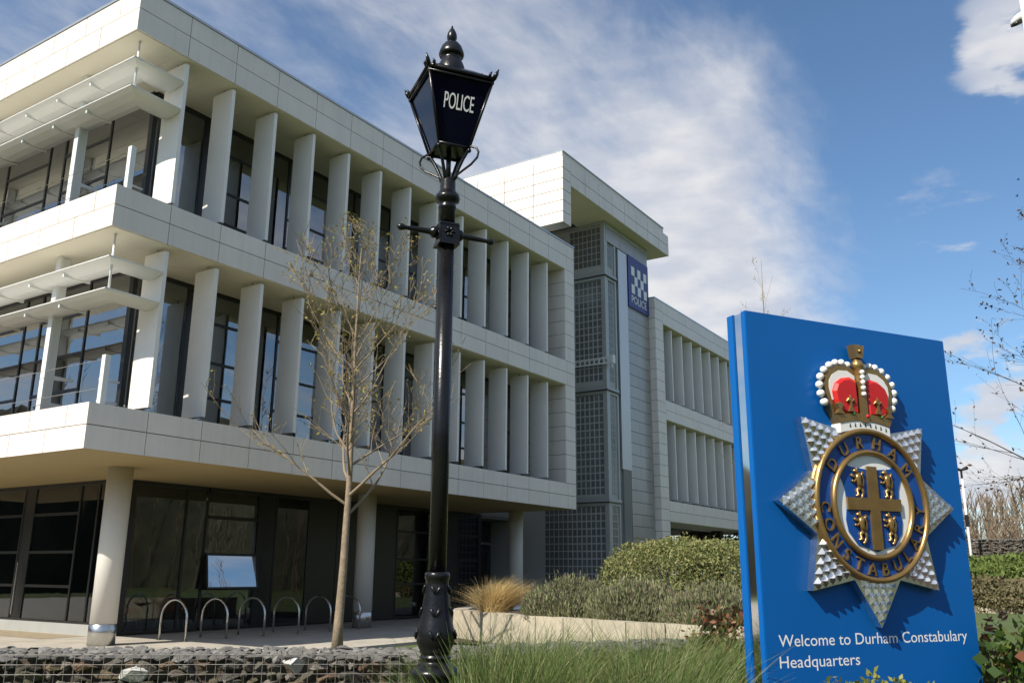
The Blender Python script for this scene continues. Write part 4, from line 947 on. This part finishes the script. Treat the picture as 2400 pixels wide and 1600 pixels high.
def gabion(P0, P1, thick, ztop, zbot, label, nparts_front, nparts_top, zvis, whites=(), sz=1.0):
    d_ = (P1 - P0); d_.z = 0; Lh = d_.length; d_.normalize(); nrm = Vector((-d_.y, d_.x, 0))
    if nrm.dot(CAM - P0) > 0: nrm = -nrm                   # points away from the camera, into the wall
    root = thing('gabion_wall', (P0.x + d_.x * Lh / 2, P0.y + d_.y * Lh / 2, zbot), label, 'wall')
    def W(a, b, z): q = P0 + d_ * a + nrm * b; return (q.x, q.y, z)
    V = [W(a, b, z) for z in (zbot, ztop - 0.05) for a, b in ((0.02, 0.06), (Lh - 0.02, 0.06), (Lh - 0.02, thick - 0.04), (0.02, thick - 0.04))]
    mk('stone_core', V, BF, 'soil', root)
    rz = math.atan2(d_.y, d_.x)
    def put(me_list, a, b, z, sx, sy, sz_, mass, tilt=0.25):
        k = random.randrange(len(me_list))
        rot = Matrix.Rotation(rz, 4, 'Z') @ Matrix.Rotation(random.gauss(0, tilt), 4, 'Y') @ Matrix.Rotation(random.gauss(0, 0.12), 4, 'X')
        if mass is None:
            o = bpy.data.objects.new('stone', me_list[k]); finish(o, root, W(a, b, z)); o.rotation_euler = rot.to_euler(); o.scale = (sx, sy, sz_)
        else:
            V0, F0 = rvf[k]; c = Vector(W(a, b, z)); mass.add(([tuple(c + rot @ Vector((x * sx, y * sy, z_ * sz_))) for x, y, z_ in V0], F0))
    front, top = [], []
    z = ztop - 0.06
    while z > zbot + 0.03:
        hgt = random.uniform(0.045, 0.085) * sz; a = random.uniform(0, 0.05)
        while a < Lh:
            wd = random.uniform(0.07, 0.25) * sz; front.append((a + wd / 2, random.uniform(0.03, 0.07), z - hgt / 2 + random.uniform(-0.015, 0.015) * (1 if sz < 1.4 else 4), wd * 1.12, 0.16 * sz, hgt * 1.22)); a += wd * 0.97
        z -= hgt * 0.95
    front.sort(key=lambda f: (f[2] < zvis, abs(f[0] - Lh / 2)))
    mass = MB(); whites = list(whites)
    for i, f in enumerate(front):
        w_ = next((q for q in whites if abs(f[0] - q[0]) < 0.09 and abs(f[2] - q[1]) < 0.05), None)
        if w_ is not None: whites.remove(w_); put(rocks_white, f[0], f[1] - 0.02, f[2], f[3] * 1.1, f[4], f[5] * 1.5, None)
        elif i < nparts_front: put(rocks, *f, None)
        else: put(rocks, *f, mass)
    if mass.V: mass.build('packed_stones', 'rock_mass', root, kind='stuff')
    b = 0.05
    while b < thick:
        a = 0.0; dp = random.uniform(0.07, 0.12) * sz
        while a < Lh:
            wd = random.uniform(0.05, 0.17) * sz; top.append((a + wd / 2, b + random.uniform(-0.02, 0.02), ztop - 0.045 + random.uniform(-0.014, 0.014), wd * 1.2, dp * 1.35, random.uniform(0.045, 0.075)))
            a += wd * 0.95
        b += dp * 0.95
    mass = MB()
    for i, f in enumerate(top): put(rocks_top, *f, None if i < nparts_top else mass, 0.1)
    if mass.V: mass.build('top_stones', 'rock_top_mass', root, kind='stuff')
    # welded wire basket
    mb = MB(); st = 0.076 * (1 if sz < 1.4 else 2)
    for a in np.arange(0, Lh, st): mb.add(tube_vf([W(a + random.uniform(-.004, .004), -0.03, ztop - 0.004), W(a, -0.034, zbot)], 0.0026 * (1 if sz < 1.4 else 3), 4, False))
    for z in np.arange(ztop - 0.004, zbot, -st): mb.add(tube_vf([W(0, -0.037, z), W(Lh, -0.037, z)], 0.0026 * (1 if sz < 1.4 else 3), 4, False))
    mb.build('wire_basket', 'wire', root)
    return root, W
P0 = hit(-160, 1532, 0.92); P1 = hit(1055, 1531, 0.92); P0.z = P1.z = 0
gabion(P0, P1, 0.95, 0.92, 0.0, 'low gabion wall of dark stones in a wire basket along the forecourt', 280, 180, 0.58, [((hit(80, 1575, 0.86) - P0).length * 0.96, 0.79), (2.95, 0.8), (3.05, 0.86), (4.6, 0.84)])
Q0 = hit(1072, 1528, 0.92); Q1 = hit(1790, 1502, 0.92); Q0.z = Q1.z = 0
gabion(Q0, Q1, 0.95, 0.92, 0.0, 'low gabion wall mostly hidden behind the tall grass', 60, 200, 0.75)
F0, F1 = spot(2000, 1300, 50), spot(2700, 1300, 50); F0.z = F1.z = 0
gabion(F0, F1, 1.0, 3.32, 0.2, 'high far gabion wall of grey stones below the bare wood', 0, 0, 9, sz=1.9)

# ================================================================== kerb wall of the planting bed
kp = [tuple(hit(px, py, 0.82)) for px, py in ((1052, 1427), (1100, 1431), (1225, 1441), (1330, 1448), (1430, 1455), (1580, 1463), (1734, 1470), (1900, 1478))]
_b = Vector(kp[0]); kp = [tuple(_b + Vector((2.6, 1.3, 0))), tuple(_b + Vector((1.1, 0.5, 0)))] + kp
kerb = thing('planter_wall', (kp[4][0], kp[4][1], GZ), 'low curving wall of pale stone blocks edging the planting bed', 'wall')
pts = [Vector(q) for q in kp]; seg = []
acc = [0]
for i in range(len(pts) - 1): acc.append(acc[-1] + (pts[i + 1] - pts[i]).length)
def along(s):
    for i in range(len(pts) - 1):
        if s <= acc[i + 1] or i == len(pts) - 2: t = (s - acc[i]) / (acc[i + 1] - acc[i]); return pts[i].lerp(pts[i + 1], t)
s = 0.0
while s < acc[-1] - 0.3:
    e = min(s + 0.78, acc[-1]); a, b = along(s + 0.011), along(e - 0.011); d_ = (b - a); d_.z = 0; d_.normalize(); n_ = Vector((-d_.y, d_.x, 0))
    if n_.x < 0: n_ = -n_
    V = [(p_.x + n_.x * w_, p_.y + n_.y * w_, z_) for zi in (0, 1) for p_, w_ in ((a, 0), (b, 0), (b, 0.32), (a, 0.32)) for z_ in [(0.05 if zi == 0 else p_.z)]]
    mk('stone_block', V, BF, 'kerb_stone', kerb); s = e
V = []
bed = [(x + 0.12, y + 0.06) for x, y, z in kp] + [(9.5, -9.5), (11.5, -4.0), (10.5, -2.2)]
o = mk('planting_bed', [(x, y, 0.70) for x, y in bed], [tuple(range(len(bed)))], 'soil'); o['kind'] = 'structure'
strip = [hit(px, py, 0.27) for px, py in ((1010, 1500), (1900, 1560), (1900, 1486), (1430, 1466), (1052, 1440))]
o = mk('mulch_strip', [(q.x, q.y, 0.262) for q in strip], [tuple(range(5))], 'soil'); o['kind'] = 'structure'
o = mk('paved_apron', [(-3.2, -7.0, 0.26), (-6, 0, 0.262), (3.3, 0, 0.262), (3.3, -1.0, 0.262)][0:4], [(0, 1, 2, 3)], 'paving'); o['kind'] = 'structure'

# ================================================================== plants
def shrub(name, label, cat, c, rad, n, leaf, m, fill=0.35, up=0.3, p=2.6, flat=0.0, group=None, stem=True, lump=0.12, lean=None, aspect=1.7, spray=0):
    root = thing(name, (c[0], c[1], c[2]), label, cat, group)
    v = rng.normal(size=(n, 3)); v[:, 2] = np.abs(v[:, 2]) * (1 - flat * 0.3)
    q = (np.abs(v / np.linalg.norm(v, axis=1)[:, None]) ** p).sum(1) ** (-1 / p); v = v / np.linalg.norm(v, axis=1)[:, None] * q[:, None]
    ph = rng.uniform(0, 6.28, 6)
    l_ = 1 + lump * (np.sin(v[:, 0] * 7 + ph[0]) * np.sin(v[:, 1] * 6 + ph[1]) + 0.6 * np.sin(v[:, 0] * 15 + ph[2]) * np.sin(v[:, 2] * 13 + ph[3]))
    r_ = (1 - fill * rng.random(n) ** 1.8) * l_
    P = v * r_[:, None] * np.array(rad) + np.array(c)
    if spray:
        k = rng.integers(0, n, spray); q = P[k]; dirs = v[k] * np.array([1, 1, 1.3]) + rng.normal(0, 0.35, (spray, 3)); dirs /= np.linalg.norm(dirs, axis=1)[:, None]
        ln_ = rng.uniform(0.03, 0.13, spray) * min(rad[2], 1.0); P = np.concatenate([P] + [q + dirs * (ln_ * f_)[:, None] for f_ in (0.3, 0.6, 0.85, 1.0)])
    V, F = leaves(P, leaf, aspect, up=up, lean=lean); mkn('foliage', V, F, m, root, kind='stuff')
    if stem:
        mb = MB()
        for k in range(7):
            t = rng.uniform(0, 6.28); e = (c[0] + rad[0] * 0.5 * math.cos(t), c[1] + rad[1] * 0.5 * math.sin(t), c[2] + rad[2] * 0.7); mb.add(tube_vf([(c[0], c[1], c[2] - 0.02), ((c[0] * 2 + e[0]) / 3, (c[1] * 2 + e[1]) / 3, c[2] + rad[2] * 0.3), e], [0.03, 0.02, 0.006], 5))
        mb.build('stems', 'twig', root, kind='stuff')
    return root
c = spot(1610, 1330, 18.2)
shrub('clipped_hedge', 'rounded clipped hedge of yellowish green leaves in front of the tower', 'hedge', (c.x, c.y, 0.70), (1.35, 1.62, 1.50), 42000, 0.045, 'hedge_leaf', 0.22, 0.35, 3.6, spray=900, lump=0.05)
def heather(px, D, rx, h, n, label):
    c = spot(px, 1400, D); root = thing('heather_clump', (c.x, c.y, 0.70), label, 'shrub', 'heathery clumps in the planting bed')
    v = rng.normal(size=(n, 3)); v[:, 2] = np.abs(v[:, 2]); v /= np.linalg.norm(v, axis=1)[:, None]
    ph = rng.uniform(0, 6.28, 4); l_ = 1 + 0.10 * np.sin(v[:, 0] * 8 + ph[0]) * np.sin(v[:, 1] * 7 + ph[1]) + 0.06 * np.sin(v[:, 0] * 19 + ph[2])
    P = v * (0.72 + 0.28 * rng.random(n) ** 0.6)[:, None] * l_[:, None] * np.array([rx, rx, h]) + np.array([c.x, c.y, 0.70])
    k = rng.integers(0, n, 700); dr = v[k] + np.array([0, 0, 0.9]) + rng.normal(0, 0.3, (700, 3)); dr /= np.linalg.norm(dr, axis=1)[:, None]; ln_ = rng.uniform(0.05, 0.22, 700)
    P = np.concatenate([P] + [P[k] + dr * (ln_ * f_)[:, None] for f_ in (0.35, 0.7, 1.0)]); v = np.concatenate([v, dr, dr, dr])
    V, F = leaves(P, 0.075, 4.5, up=0.62, lean=v * 0.5); mkn('sprigs', V, F, 'heather_leaf', root, kind='stuff')
heather(1345, 17.9, 0.98, 0.73, 21000, 'brownish heathery clump next to the blond grass tuft')
heather(1495, 16.9, 0.9, 0.70, 20000, 'brownish heathery clump in the middle of the planting bed')
heather(1675, 15.8, 0.85, 0.66, 18000, 'grey green heathery clump just left of the blue sign')
# blond grass tuft bent by the wind
c = spot(1158, 1400, 18.95); root = thing('blond_grass_tuft', (c.x, c.y, 0.70), 'blond windswept ornamental grass tuft on the planter wall', 'grass tuft')
n = 2600; t = rng.uniform(0, 6.28, n); rr_ = 0.26 * np.sqrt(rng.random(n)); bp = np.stack([c.x + rr_ * np.cos(t) + 0.0, c.y + rr_ * np.sin(t), np.full(n, 0.70)], 1)
wind = np.array([RT.x, RT.y]) * 1.0
side = np.array([-FW.x, -FW.y])
ln = wind[None, :] * rng.normal(0.26, 0.46, n)[:, None] + np.stack([np.cos(t), np.sin(t)], 1) * 0.18 + side[None] * rng.normal(0, 0.24, n)[:, None]
hh = 0.84 - 0.28 * np.abs(ln @ np.array([RT.x, RT.y]) - 0.30) + rng.normal(0, 0.11, n)
V, F = blades(bp, hh.clip(0.3, 1.2), np.full(n, 0.008), ln, 5); mkn('blades', V, F, 'straw', root, kind='stuff')
# tall grass on the bank in front
def bank_z(x, y):
    q = Vector((x, y, 0)) - CAM; a = q.dot(Vector((RT.x, RT.y, 0))); f_ = q.dot(Vector((FW.x, FW.y, 0)).normalized())
    s1 = min(1, max(0, (a + 0.75) / 0.5)); s2 = min(1, max(0, (f_ - 2.6) / 1.2)); s3 = min(1, max(0, (7.6 - f_) / 0.8)); s4 = min(1, max(0, (6.5 - a) / 1.0))
    return 0.38 * s1 * s2 * s3 * s4 + 0.006
fh = Vector((FW.x, FW.y, 0)).normalized(); rh = Vector((RT.x, RT.y, 0)).normalized()
gv, gf = [], []
na, nf = 40, 30
for i in range(na):
    for j in range(nf):
        p_ = Vector((CAM.x, CAM.y, 0)) + rh * (-1.5 + 8.5 * i / (na - 1)) + fh * (2.2 + 5.6 * j / (nf - 1)); gv.append((p_.x, p_.y, bank_z(p_.x, p_.y)))
for i in range(na - 1):
    for j in range(nf - 1): gf.append((i * nf + j, (i + 1) * nf + j, (i + 1) * nf + j + 1, i * nf + j + 1))
o = mk('grass_bank', gv, gf, 'soil', None, True); o['kind'] = 'structure'
def tall_grass(spots, name, label):
    B, H, LN, W_ = [], [], [], []
    for (px, D, k, h, sp) in spots:
        c = spot(px, 1500, D); t = rng.uniform(0, 6.28, k); r_ = sp * np.sqrt(rng.random(k)); x = c.x + r_ * np.cos(t); y = c.y + r_ * np.sin(t)
        B.append(np.stack([x, y, np.array([bank_z(a, b) for a, b in zip(x, y)])], 1)); H.append(h * rng.normal(0.9, 0.2, k).clip(0.4, 1.3))
        LN.append(np.stack([np.cos(t), np.sin(t)], 1) * (0.12 + 0.22 * rng.random(k))[:, None] + np.array([rh.x, rh.y])[None] * rng.normal(0.10, 0.20, k)[:, None]); W_.append(rng.uniform(0.004, 0.009, k))
    V, F = blades(np.concatenate(B), np.concatenate(H), np.concatenate(W_), np.concatenate(LN), 4); o = mkn(name, V, F, 'grass'); tag(o, label, 'grass', kind='stuff')
sp_ = []
for px in range(1080, 1756, 26):
    for D in (4.9, 5.4, 5.9, 6.4, 6.9):
        if px > 1590 and D < 5.8: continue
        y_top = np.interp(px, [1060, 1100, 1200, 1330, 1400, 1460, 1520, 1640, 1740], [1525, 1512, 1500, 1508, 1545, 1530, 1500, 1490, 1480])
        zt = 1.6 - (y_top - 1338) / 2084 * D * 1.02 + random.uniform(-0.08, 0.02); sp_.append((px + random.uniform(-20, 20), D + random.uniform(-.2, .2), 200, max(0.3, zt - 0.38) * 1.16, 0.16))
for px, D, h in ((905, 5.6, 0.98), (930, 5.9, 0.95), (960, 5.7, 0.95), (985, 6.0, 1.0), (1010, 6.1, 1.0), (1045, 6.1, 1.02), (940, 5.3, 0.95), (1075, 5.6, 1.0)): sp_.append((px, D, 90, h, 0.14))
tall_grass(sp_, 'tall_grass', 'tall green grass growing between the lamp post and the blue sign')
# shrubs by the sign
c = spot(1690, 1480, 7.6); shrub('red_leaved_bramble', 'bramble with red and green leaves beside the left edge of the sign', 'shrub', (c.x, c.y, 0.5), (0.42, 0.40, 0.80), 3200, 0.05, 'red_leaf', 0.6, 0.1, 2.2, aspect=1.3)
c = spot(2440, 1560, 6.2); shrub('ivy_bush', 'leafy ivy bush right of the blue sign', 'shrub', (c.x, c.y, 0.3), (0.42, 0.46, 1.0), 3200, 0.055, 'ivy_leaf', 0.5, 0.1, 2.4, aspect=1.25)
c = spot(2352, 1580, 7.4); shrub('red_tipped_bush', 'small bush with dark and reddish leaves at the right foot of the sign', 'shrub', (c.x, c.y, 0.3), (0.22, 0.22, 0.98), 1200, 0.05, 'red_leaf', 0.5, 0.1, 2.3, aspect=1.3)
for px, D, h, r_, lb in ((1985, 4.35, 0.625, 0.22, 'low box shrub with yellow green leaves at the left foot of the sign front'), (2075, 4.25, 0.66, 0.22, 'low box shrub with yellow green leaves under the word Headquarters line end'), (2185, 4.3, 0.63, 0.20, 'low box shrub with yellow green leaves at the right foot of the sign front')):
    c = spot(px, 1590, D); shrub('box_shrub', lb, 'shrub', (c.x, c.y, 0.42), (r_, r_, h + 0.015), 9000, 0.026, 'box_leaf', 0.25, 0.45, 3.4, group='box shrubs at the foot of the sign')
# planting far right
c = spot(2330, 1400, 42); shrub('brown_ground_cover', 'low brown mound of ground cover behind the far kerb', 'shrub', (c.x, c.y, 0.2), (2.2, 3.6, 1.22), 14000, 0.14, 'brown_leaf', 0.2, 0.4, 2.2, stem=False)
c = spot(2440, 1400, 46); shrub('green_bank_shrub', 'broad bright green bank of shrubs below the far gabion wall', 'shrub', (c.x, c.y, 0.2), (3.0, 7.5, 2.05), 26000, 0.17, 'bank_leaf', 0.2, 0.4, 3.2, stem=False)
k0, k1 = spot(2150, 1420, 40.5), spot(2560, 1420, 40.5); k0.z = k1.z = 0
kr = thing('far_kerb', tuple((k0 + k1) / 2), 'long pale kerb at the edge of the far lawn', 'kerb'); d_ = (k1 - k0).normalized(); n_ = Vector((d_.y, -d_.x, 0))
for i in range(8):
    a = k0.lerp(k1, i / 8) + d_ * 0.006; b = k0.lerp(k1, (i + 1) / 8) - d_ * 0.006
    mk('kerb_stone', [(q.x + n_.x * w_, q.y + n_.y * w_, z_) for z_ in (0.1, 0.42) for q, w_ in ((a, 0), (b, 0), (b, 0.3), (a, 0.3))], BF, 'kerb_stone', kr)
c = spot(1715, 1290, 46); shrub('russet_shrub', 'russet shrub seen through the undercroft of the far wing', 'shrub', (c.x, c.y, 0.2), (3.2, 3.2, 4.2), 9000, 0.16, 'brown_leaf', 0.4, 0.2)

# ================================================================== trees
def grow(root, base, height, r0, first, nb, reach, up_ang, twig, bud, seed, fork=7, bud_n=1, bmat='bark', tmat='twig', trunk_bend=0.06, droop=0.0, sub=6, bud_size=0.05, thin=1.0, rmin=0.0022):
    rs = random.Random(seed); B = Vector(base); tr = []; N_ = 14
    bend = [Vector((0, 0, 0))]
    for i in range(N_): bend.append(bend[-1] + Vector((rs.gauss(0, trunk_bend), rs.gauss(0, trunk_bend), 0)) * (height / N_) * 0.6)
    for i in range(N_ + 1): tr.append(B + Vector((0, 0, height * i / N_)) + bend[i])
    rad = [r0 * (1 - 0.93 * (i / N_) ** 0.9) * (1.25 if i == 0 else 1) for i in range(N_ + 1)]
    mk('trunk', *tube_vf(tr, rad, 12), bmat, root, True)
    def at(t): f_ = t * N_; i = min(int(f_), N_ - 1); return tr[i].lerp(tr[i + 1], f_ - i), rad[i] + (rad[i + 1] - rad[i]) * (f_ - i)
    limbs, twigs, buds = MB(), MB(), []
    def branch(p, dirv, ln, r_, lev):
        n = 7 if lev == 0 else 5; pts = [p]; d0 = dirv.normalized()
        for i in range(n):
            d0 = (d0 + Vector((rs.gauss(0, 0.10), rs.gauss(0, 0.10), rs.gauss(0.05 - droop, 0.07)))).normalized(); pts.append(pts[-1] + d0 * ln / n)
        rr = [max(rmin * thin, r_ * (1 - 0.88 * i / n)) for i in range(n + 1)]
        (limbs if lev == 0 else twigs).add(tube_vf(pts, rr, 6 if lev == 0 else (4 if lev == 1 else 3), False))
        if lev < 2:
            k = sub if lev == 0 else 3
            for j in range(k + (2 if ln > 1.2 else 0)):
                t = rs.uniform(0.22, 0.98); q = pts[min(int(t * n), n - 1)].lerp(pts[min(int(t * n) + 1, n)], t * n - int(t * n)); a = rs.uniform(0, 6.28)
                nd = (d0 * 0.75 + Vector((math.cos(a), math.sin(a), rs.uniform(-0.1, 0.5))) * 0.62).normalized()
                branch(q, nd, ln * rs.uniform(0.28, 0.5), rr[min(int(t * n), n)] * 0.55, lev + 1)
        if lev >= 1:
            for i in range(1, n + 1):
                for _ in range(bud_n):
                    if rs.random() < 0.5: buds.append(tuple(pts[i] + Vector((rs.gauss(0, .01), rs.gauss(0, .01), rs.gauss(0, .01)))))
    for i in range(nb):
        t = first + (0.97 - first) * (i + rs.random() * 0.6) / nb; p, r_ = at(t); a = i * 2.4 + rs.uniform(-0.4, 0.4)
        k = 1 - (t - first) / (1 - first); ln = reach * (0.26 + 0.74 * k ** 0.7) * rs.uniform(0.8, 1.15); el = R(up_ang[0] + (up_ang[1] - up_ang[0]) * (1 - k)) + rs.gauss(0, 0.08)
        branch(p, Vector((math.cos(a) * math.cos(el), math.sin(a) * math.cos(el), math.sin(el))), ln, min(r_ * 0.55, 0.03) * thin, 0)
    limbs.build('branches', tmat, root, True, kind='stuff')
    twigs.build('twigs', tmat, root, kind='stuff')
    if buds: V, F = leaves(np.array(buds), bud_size, 2.0, up=0.2); mkn('buds', V, F, bud, root, kind='stuff')
t = thing('young_tree', (3.68, -2.33, GZ), 'slim young tree just coming into leaf in front of the office block', 'tree')
grow(t, (3.68, -2.33, 0.2), 7.45, 0.088, 0.315, 28, 2.75, (33, 60), 'twig', 'bud', 5, sub=6, bud_n=1, bud_size=0.055, thin=1.0, trunk_bend=0.03, rmin=0.0045)
c = spot(2665, 1400, 9.5); t = thing('birch_tree', (c.x, c.y, 0), 'bare birch at the right edge with thin drooping twigs', 'tree')
mat('dark_bud', (0.05, 0.035, 0.025), 0.9, island=[(0.04, 0.028, 0.02), (0.10, 0.06, 0.035)])
grow(t, (c.x, c.y, 0.0), 4.9, 0.075, 0.42, 26, 1.65, (10, 50), 'dark_twig', 'dark_bud', 11, tmat='dark_twig', droop=0.05, sub=6, bud_size=0.032, thin=0.5)
c = spot(1830, 1400, 9.0); t = thing('sapling', (c.x, c.y, 0.2), 'thin bare sapling behind the blue sign with twigs above its top', 'tree')
grow(t, (c.x, c.y, 0.1), 4.62, 0.03, 0.42, 9, 0.95, (40, 78), 'twig', 'bud', 23, sub=2, bud_size=0.016, thin=0.45, trunk_bend=0.03)
# bare wood beyond the far wall
def wood(name, label, seed, n, place, hmul, ntw=26, under=0):
    rs = random.Random(seed); wm = MB(); bush = []
    for i in range(n):
        (x, y), h = place(rs); h *= hmul
        p = [Vector((x, y, 0.0))]
        for k in range(5): p.append(p[-1] + Vector((rs.gauss(0, .12), rs.gauss(0, .12), h / 5)))
        wm.add(tube_vf(p, [0.055, 0.05, 0.04, 0.03, 0.02, 0.01], 4, False))
        for k in range(ntw):
            t_ = rs.uniform(0.12, 0.97); j = min(int(t_ * 5), 4); q = p[j].lerp(p[j + 1], t_ * 5 - j); a = rs.uniform(0, 6.28); l_ = rs.uniform(0.6, 1.7) * (1.15 - t_ * 0.6)
            e = q + Vector((math.cos(a) * 0.45, math.sin(a) * 0.45, 0.9)) * l_; wm.add(tube_vf([q, q.lerp(e, 0.5) + Vector((rs.gauss(0, .08), rs.gauss(0, .08), 0)), e], [0.032, 0.022, 0.01], 3, False))
        for k in range(under): bush.append((x + rs.gauss(0, 1.3), y + rs.gauss(0, 1.3), abs(rs.gauss(0, 0.40)) * h))
    o = wm.build(name, 'wood_mass'); tag(o, label, 'wood', kind='stuff')
    if bush: V, F = leaves(np.array(bush), 0.24, 1.4); b = mkn('undergrowth', V, F, 'ivy_leaf'); tag(b, label.replace('wood', 'undergrowth of the wood').replace('leafless brown ', ''), 'undergrowth', kind='stuff')
def far_place(rs):
    px = rs.uniform(1780, 2900); D = rs.uniform(55, 84); c = spot(px, 1330, D); return (c.x, c.y), rs.uniform(4.6, 7.0) * (D / 66) ** 0.9 + (1.0 if px > 2380 else 0)
wood('bare_wood', 'leafless brown wood behind the far gabion wall', 3, 420, far_place, 1.0, 46)
def belt_place(rs):
    a = R(rs.uniform(100, 348)); r_ = rs.uniform(46, 62); return (CAM.x + r_ * math.cos(a), CAM.y + r_ * math.sin(a)), rs.uniform(12, 17)
wood('opposite_wood', 'leafless brown wood across the road, seen mirrored in the glass', 8, 220, belt_place, 1.0, 40)
hv, hf = [], []  # unseen dark ridge, added so the glass and mirror strip reflect dark
for i in range(241):
    a = R(72 + 278 * i / 240); top_ = 13 + 2.2 * math.sin(i * 0.21) + 1.4 * math.sin(i * 0.53 + 1) + rng.normal(0, 0.9)
    for j, (rr, zf) in enumerate(((64, 0.0), (65.5, 0.35), (68, 0.7), (71, 1.0), (95, 1.1))): q = rr + rng.normal(0, 0.5); hv.append((CAM.x + q * math.cos(a), CAM.y + q * math.sin(a), top_ * zf + (rng.normal(0, 0.4) if j in (1, 2) else 0)))
for i in range(240):
    for j in range(4): hf.append((i * 5 + j, (i + 1) * 5 + j, (i + 1) * 5 + j + 1, i * 5 + j + 1))
o = mk('reflection_backdrop', hv, hf, 'dark_backdrop', None, True); o['kind'] = 'structure'
# camera pole beyond the wall
c = spot(2276, 1300, 48.0); t = thing('camera_pole', (c.x, c.y, 0.2), 'pale pole with a dark camera head rising behind the far gabion wall', 'pole')
mk('pole', *lathe_vf([(0.07, 0.2), (0.06, 3.2), (0.05, 6.1)], 16, (c.x, c.y)), 'white_metal', t, True)
mk('control_box', *lathe_vf([(0.085, 3.85), (0.085, 4.4)], 6, (c.x, c.y)), 'frame', t)
mb = MB().add(lathe_vf([(0.05, 6.1), (0.05, 6.5)], 8, (c.x, c.y))); mb.add(tube_vf([(c.x - RT.x * 0.35, c.y - RT.y * 0.35, 6.62), (c.x, c.y, 6.5), (c.x + RT.x * 0.3, c.y + RT.y * 0.3, 6.62)], [0.09, 0.06, 0.09], 8)); mb.build('camera_head', 'frame', t)
# white lamp pole at the top right edge
c = spot(2420, 45, 10.0); t = thing('white_mast', (c.x, c.y, 0.0), 'white mast with a hooded lamp cut by the top right corner', 'mast')
mk('mast_tube', *lathe_vf([(0.11, 0.0), (0.10, 4), (0.095, 9.5)], 20, (c.x, c.y)), 'white_metal', t, True)
a = spot(2387, 47, 10.0); hd = Vector((a.x - c.x, a.y - c.y, 0)); hd.normalize(); zc = spot(2395, 46, 10.0).z
mk('lamp_hood', *tube_vf([Vector((c.x, c.y, zc + 0.05)) + hd * 0.05, Vector((c.x, c.y, zc + 0.03)) + hd * 0.12, Vector((c.x, c.y, zc - 0.005)) + hd * 0.18, Vector((c.x, c.y, zc - 0.03)) + hd * 0.205], [0.05, 0.045, 0.03, 0.008], 12), 'white_metal', t, True)
mk('lamp_lens', *tube_vf([Vector((c.x, c.y, zc - 0.012)) + hd * 0.10, Vector((c.x, c.y, zc - 0.036)) + hd * 0.16, Vector((c.x, c.y, zc - 0.05)) + hd * 0.205], [0.03, 0.022, 0.012], 10), 'black_paint', t, True)
# two birds
for i, (px, py, tl_) in enumerate(((2386, 421, 0.3), (2383, 460, -0.4))):
    c = spot(px, py, 60); t = thing('bird', tuple(c), 'upper of two small dark birds at the right edge' if i == 0 else 'lower of two small dark birds at the right edge', 'bird', 'birds in the sky')
    mb = MB().add(tube_vf([c - rh * 0.09, c - rh * 0.04, c + rh * 0.05, c + rh * 0.12], [0.008, 0.03, 0.028, 0.004], 7)); mb.build('body', 'bird', t, True)
    for s in (-1, 1):
        w0 = c + rh * 0.03; w1 = c - rh * 0.03; tip = c + fh * s * 0.17 + Vector((0, 0, 0.09 + tl_ * 0.06 * s)); el_ = c + fh * s * 0.09 + Vector((0, 0, 0.07)) + rh * 0.04
        mk('wing', [tuple(w0), tuple(el_), tuple(tip), tuple(w1), tuple(w0 + Vector((0, 0, .006))), tuple(el_ + Vector((0, 0, .006))), tuple(tip + Vector((0, 0, .004))), tuple(w1 + Vector((0, 0, .006)))], BF, 'bird', t)
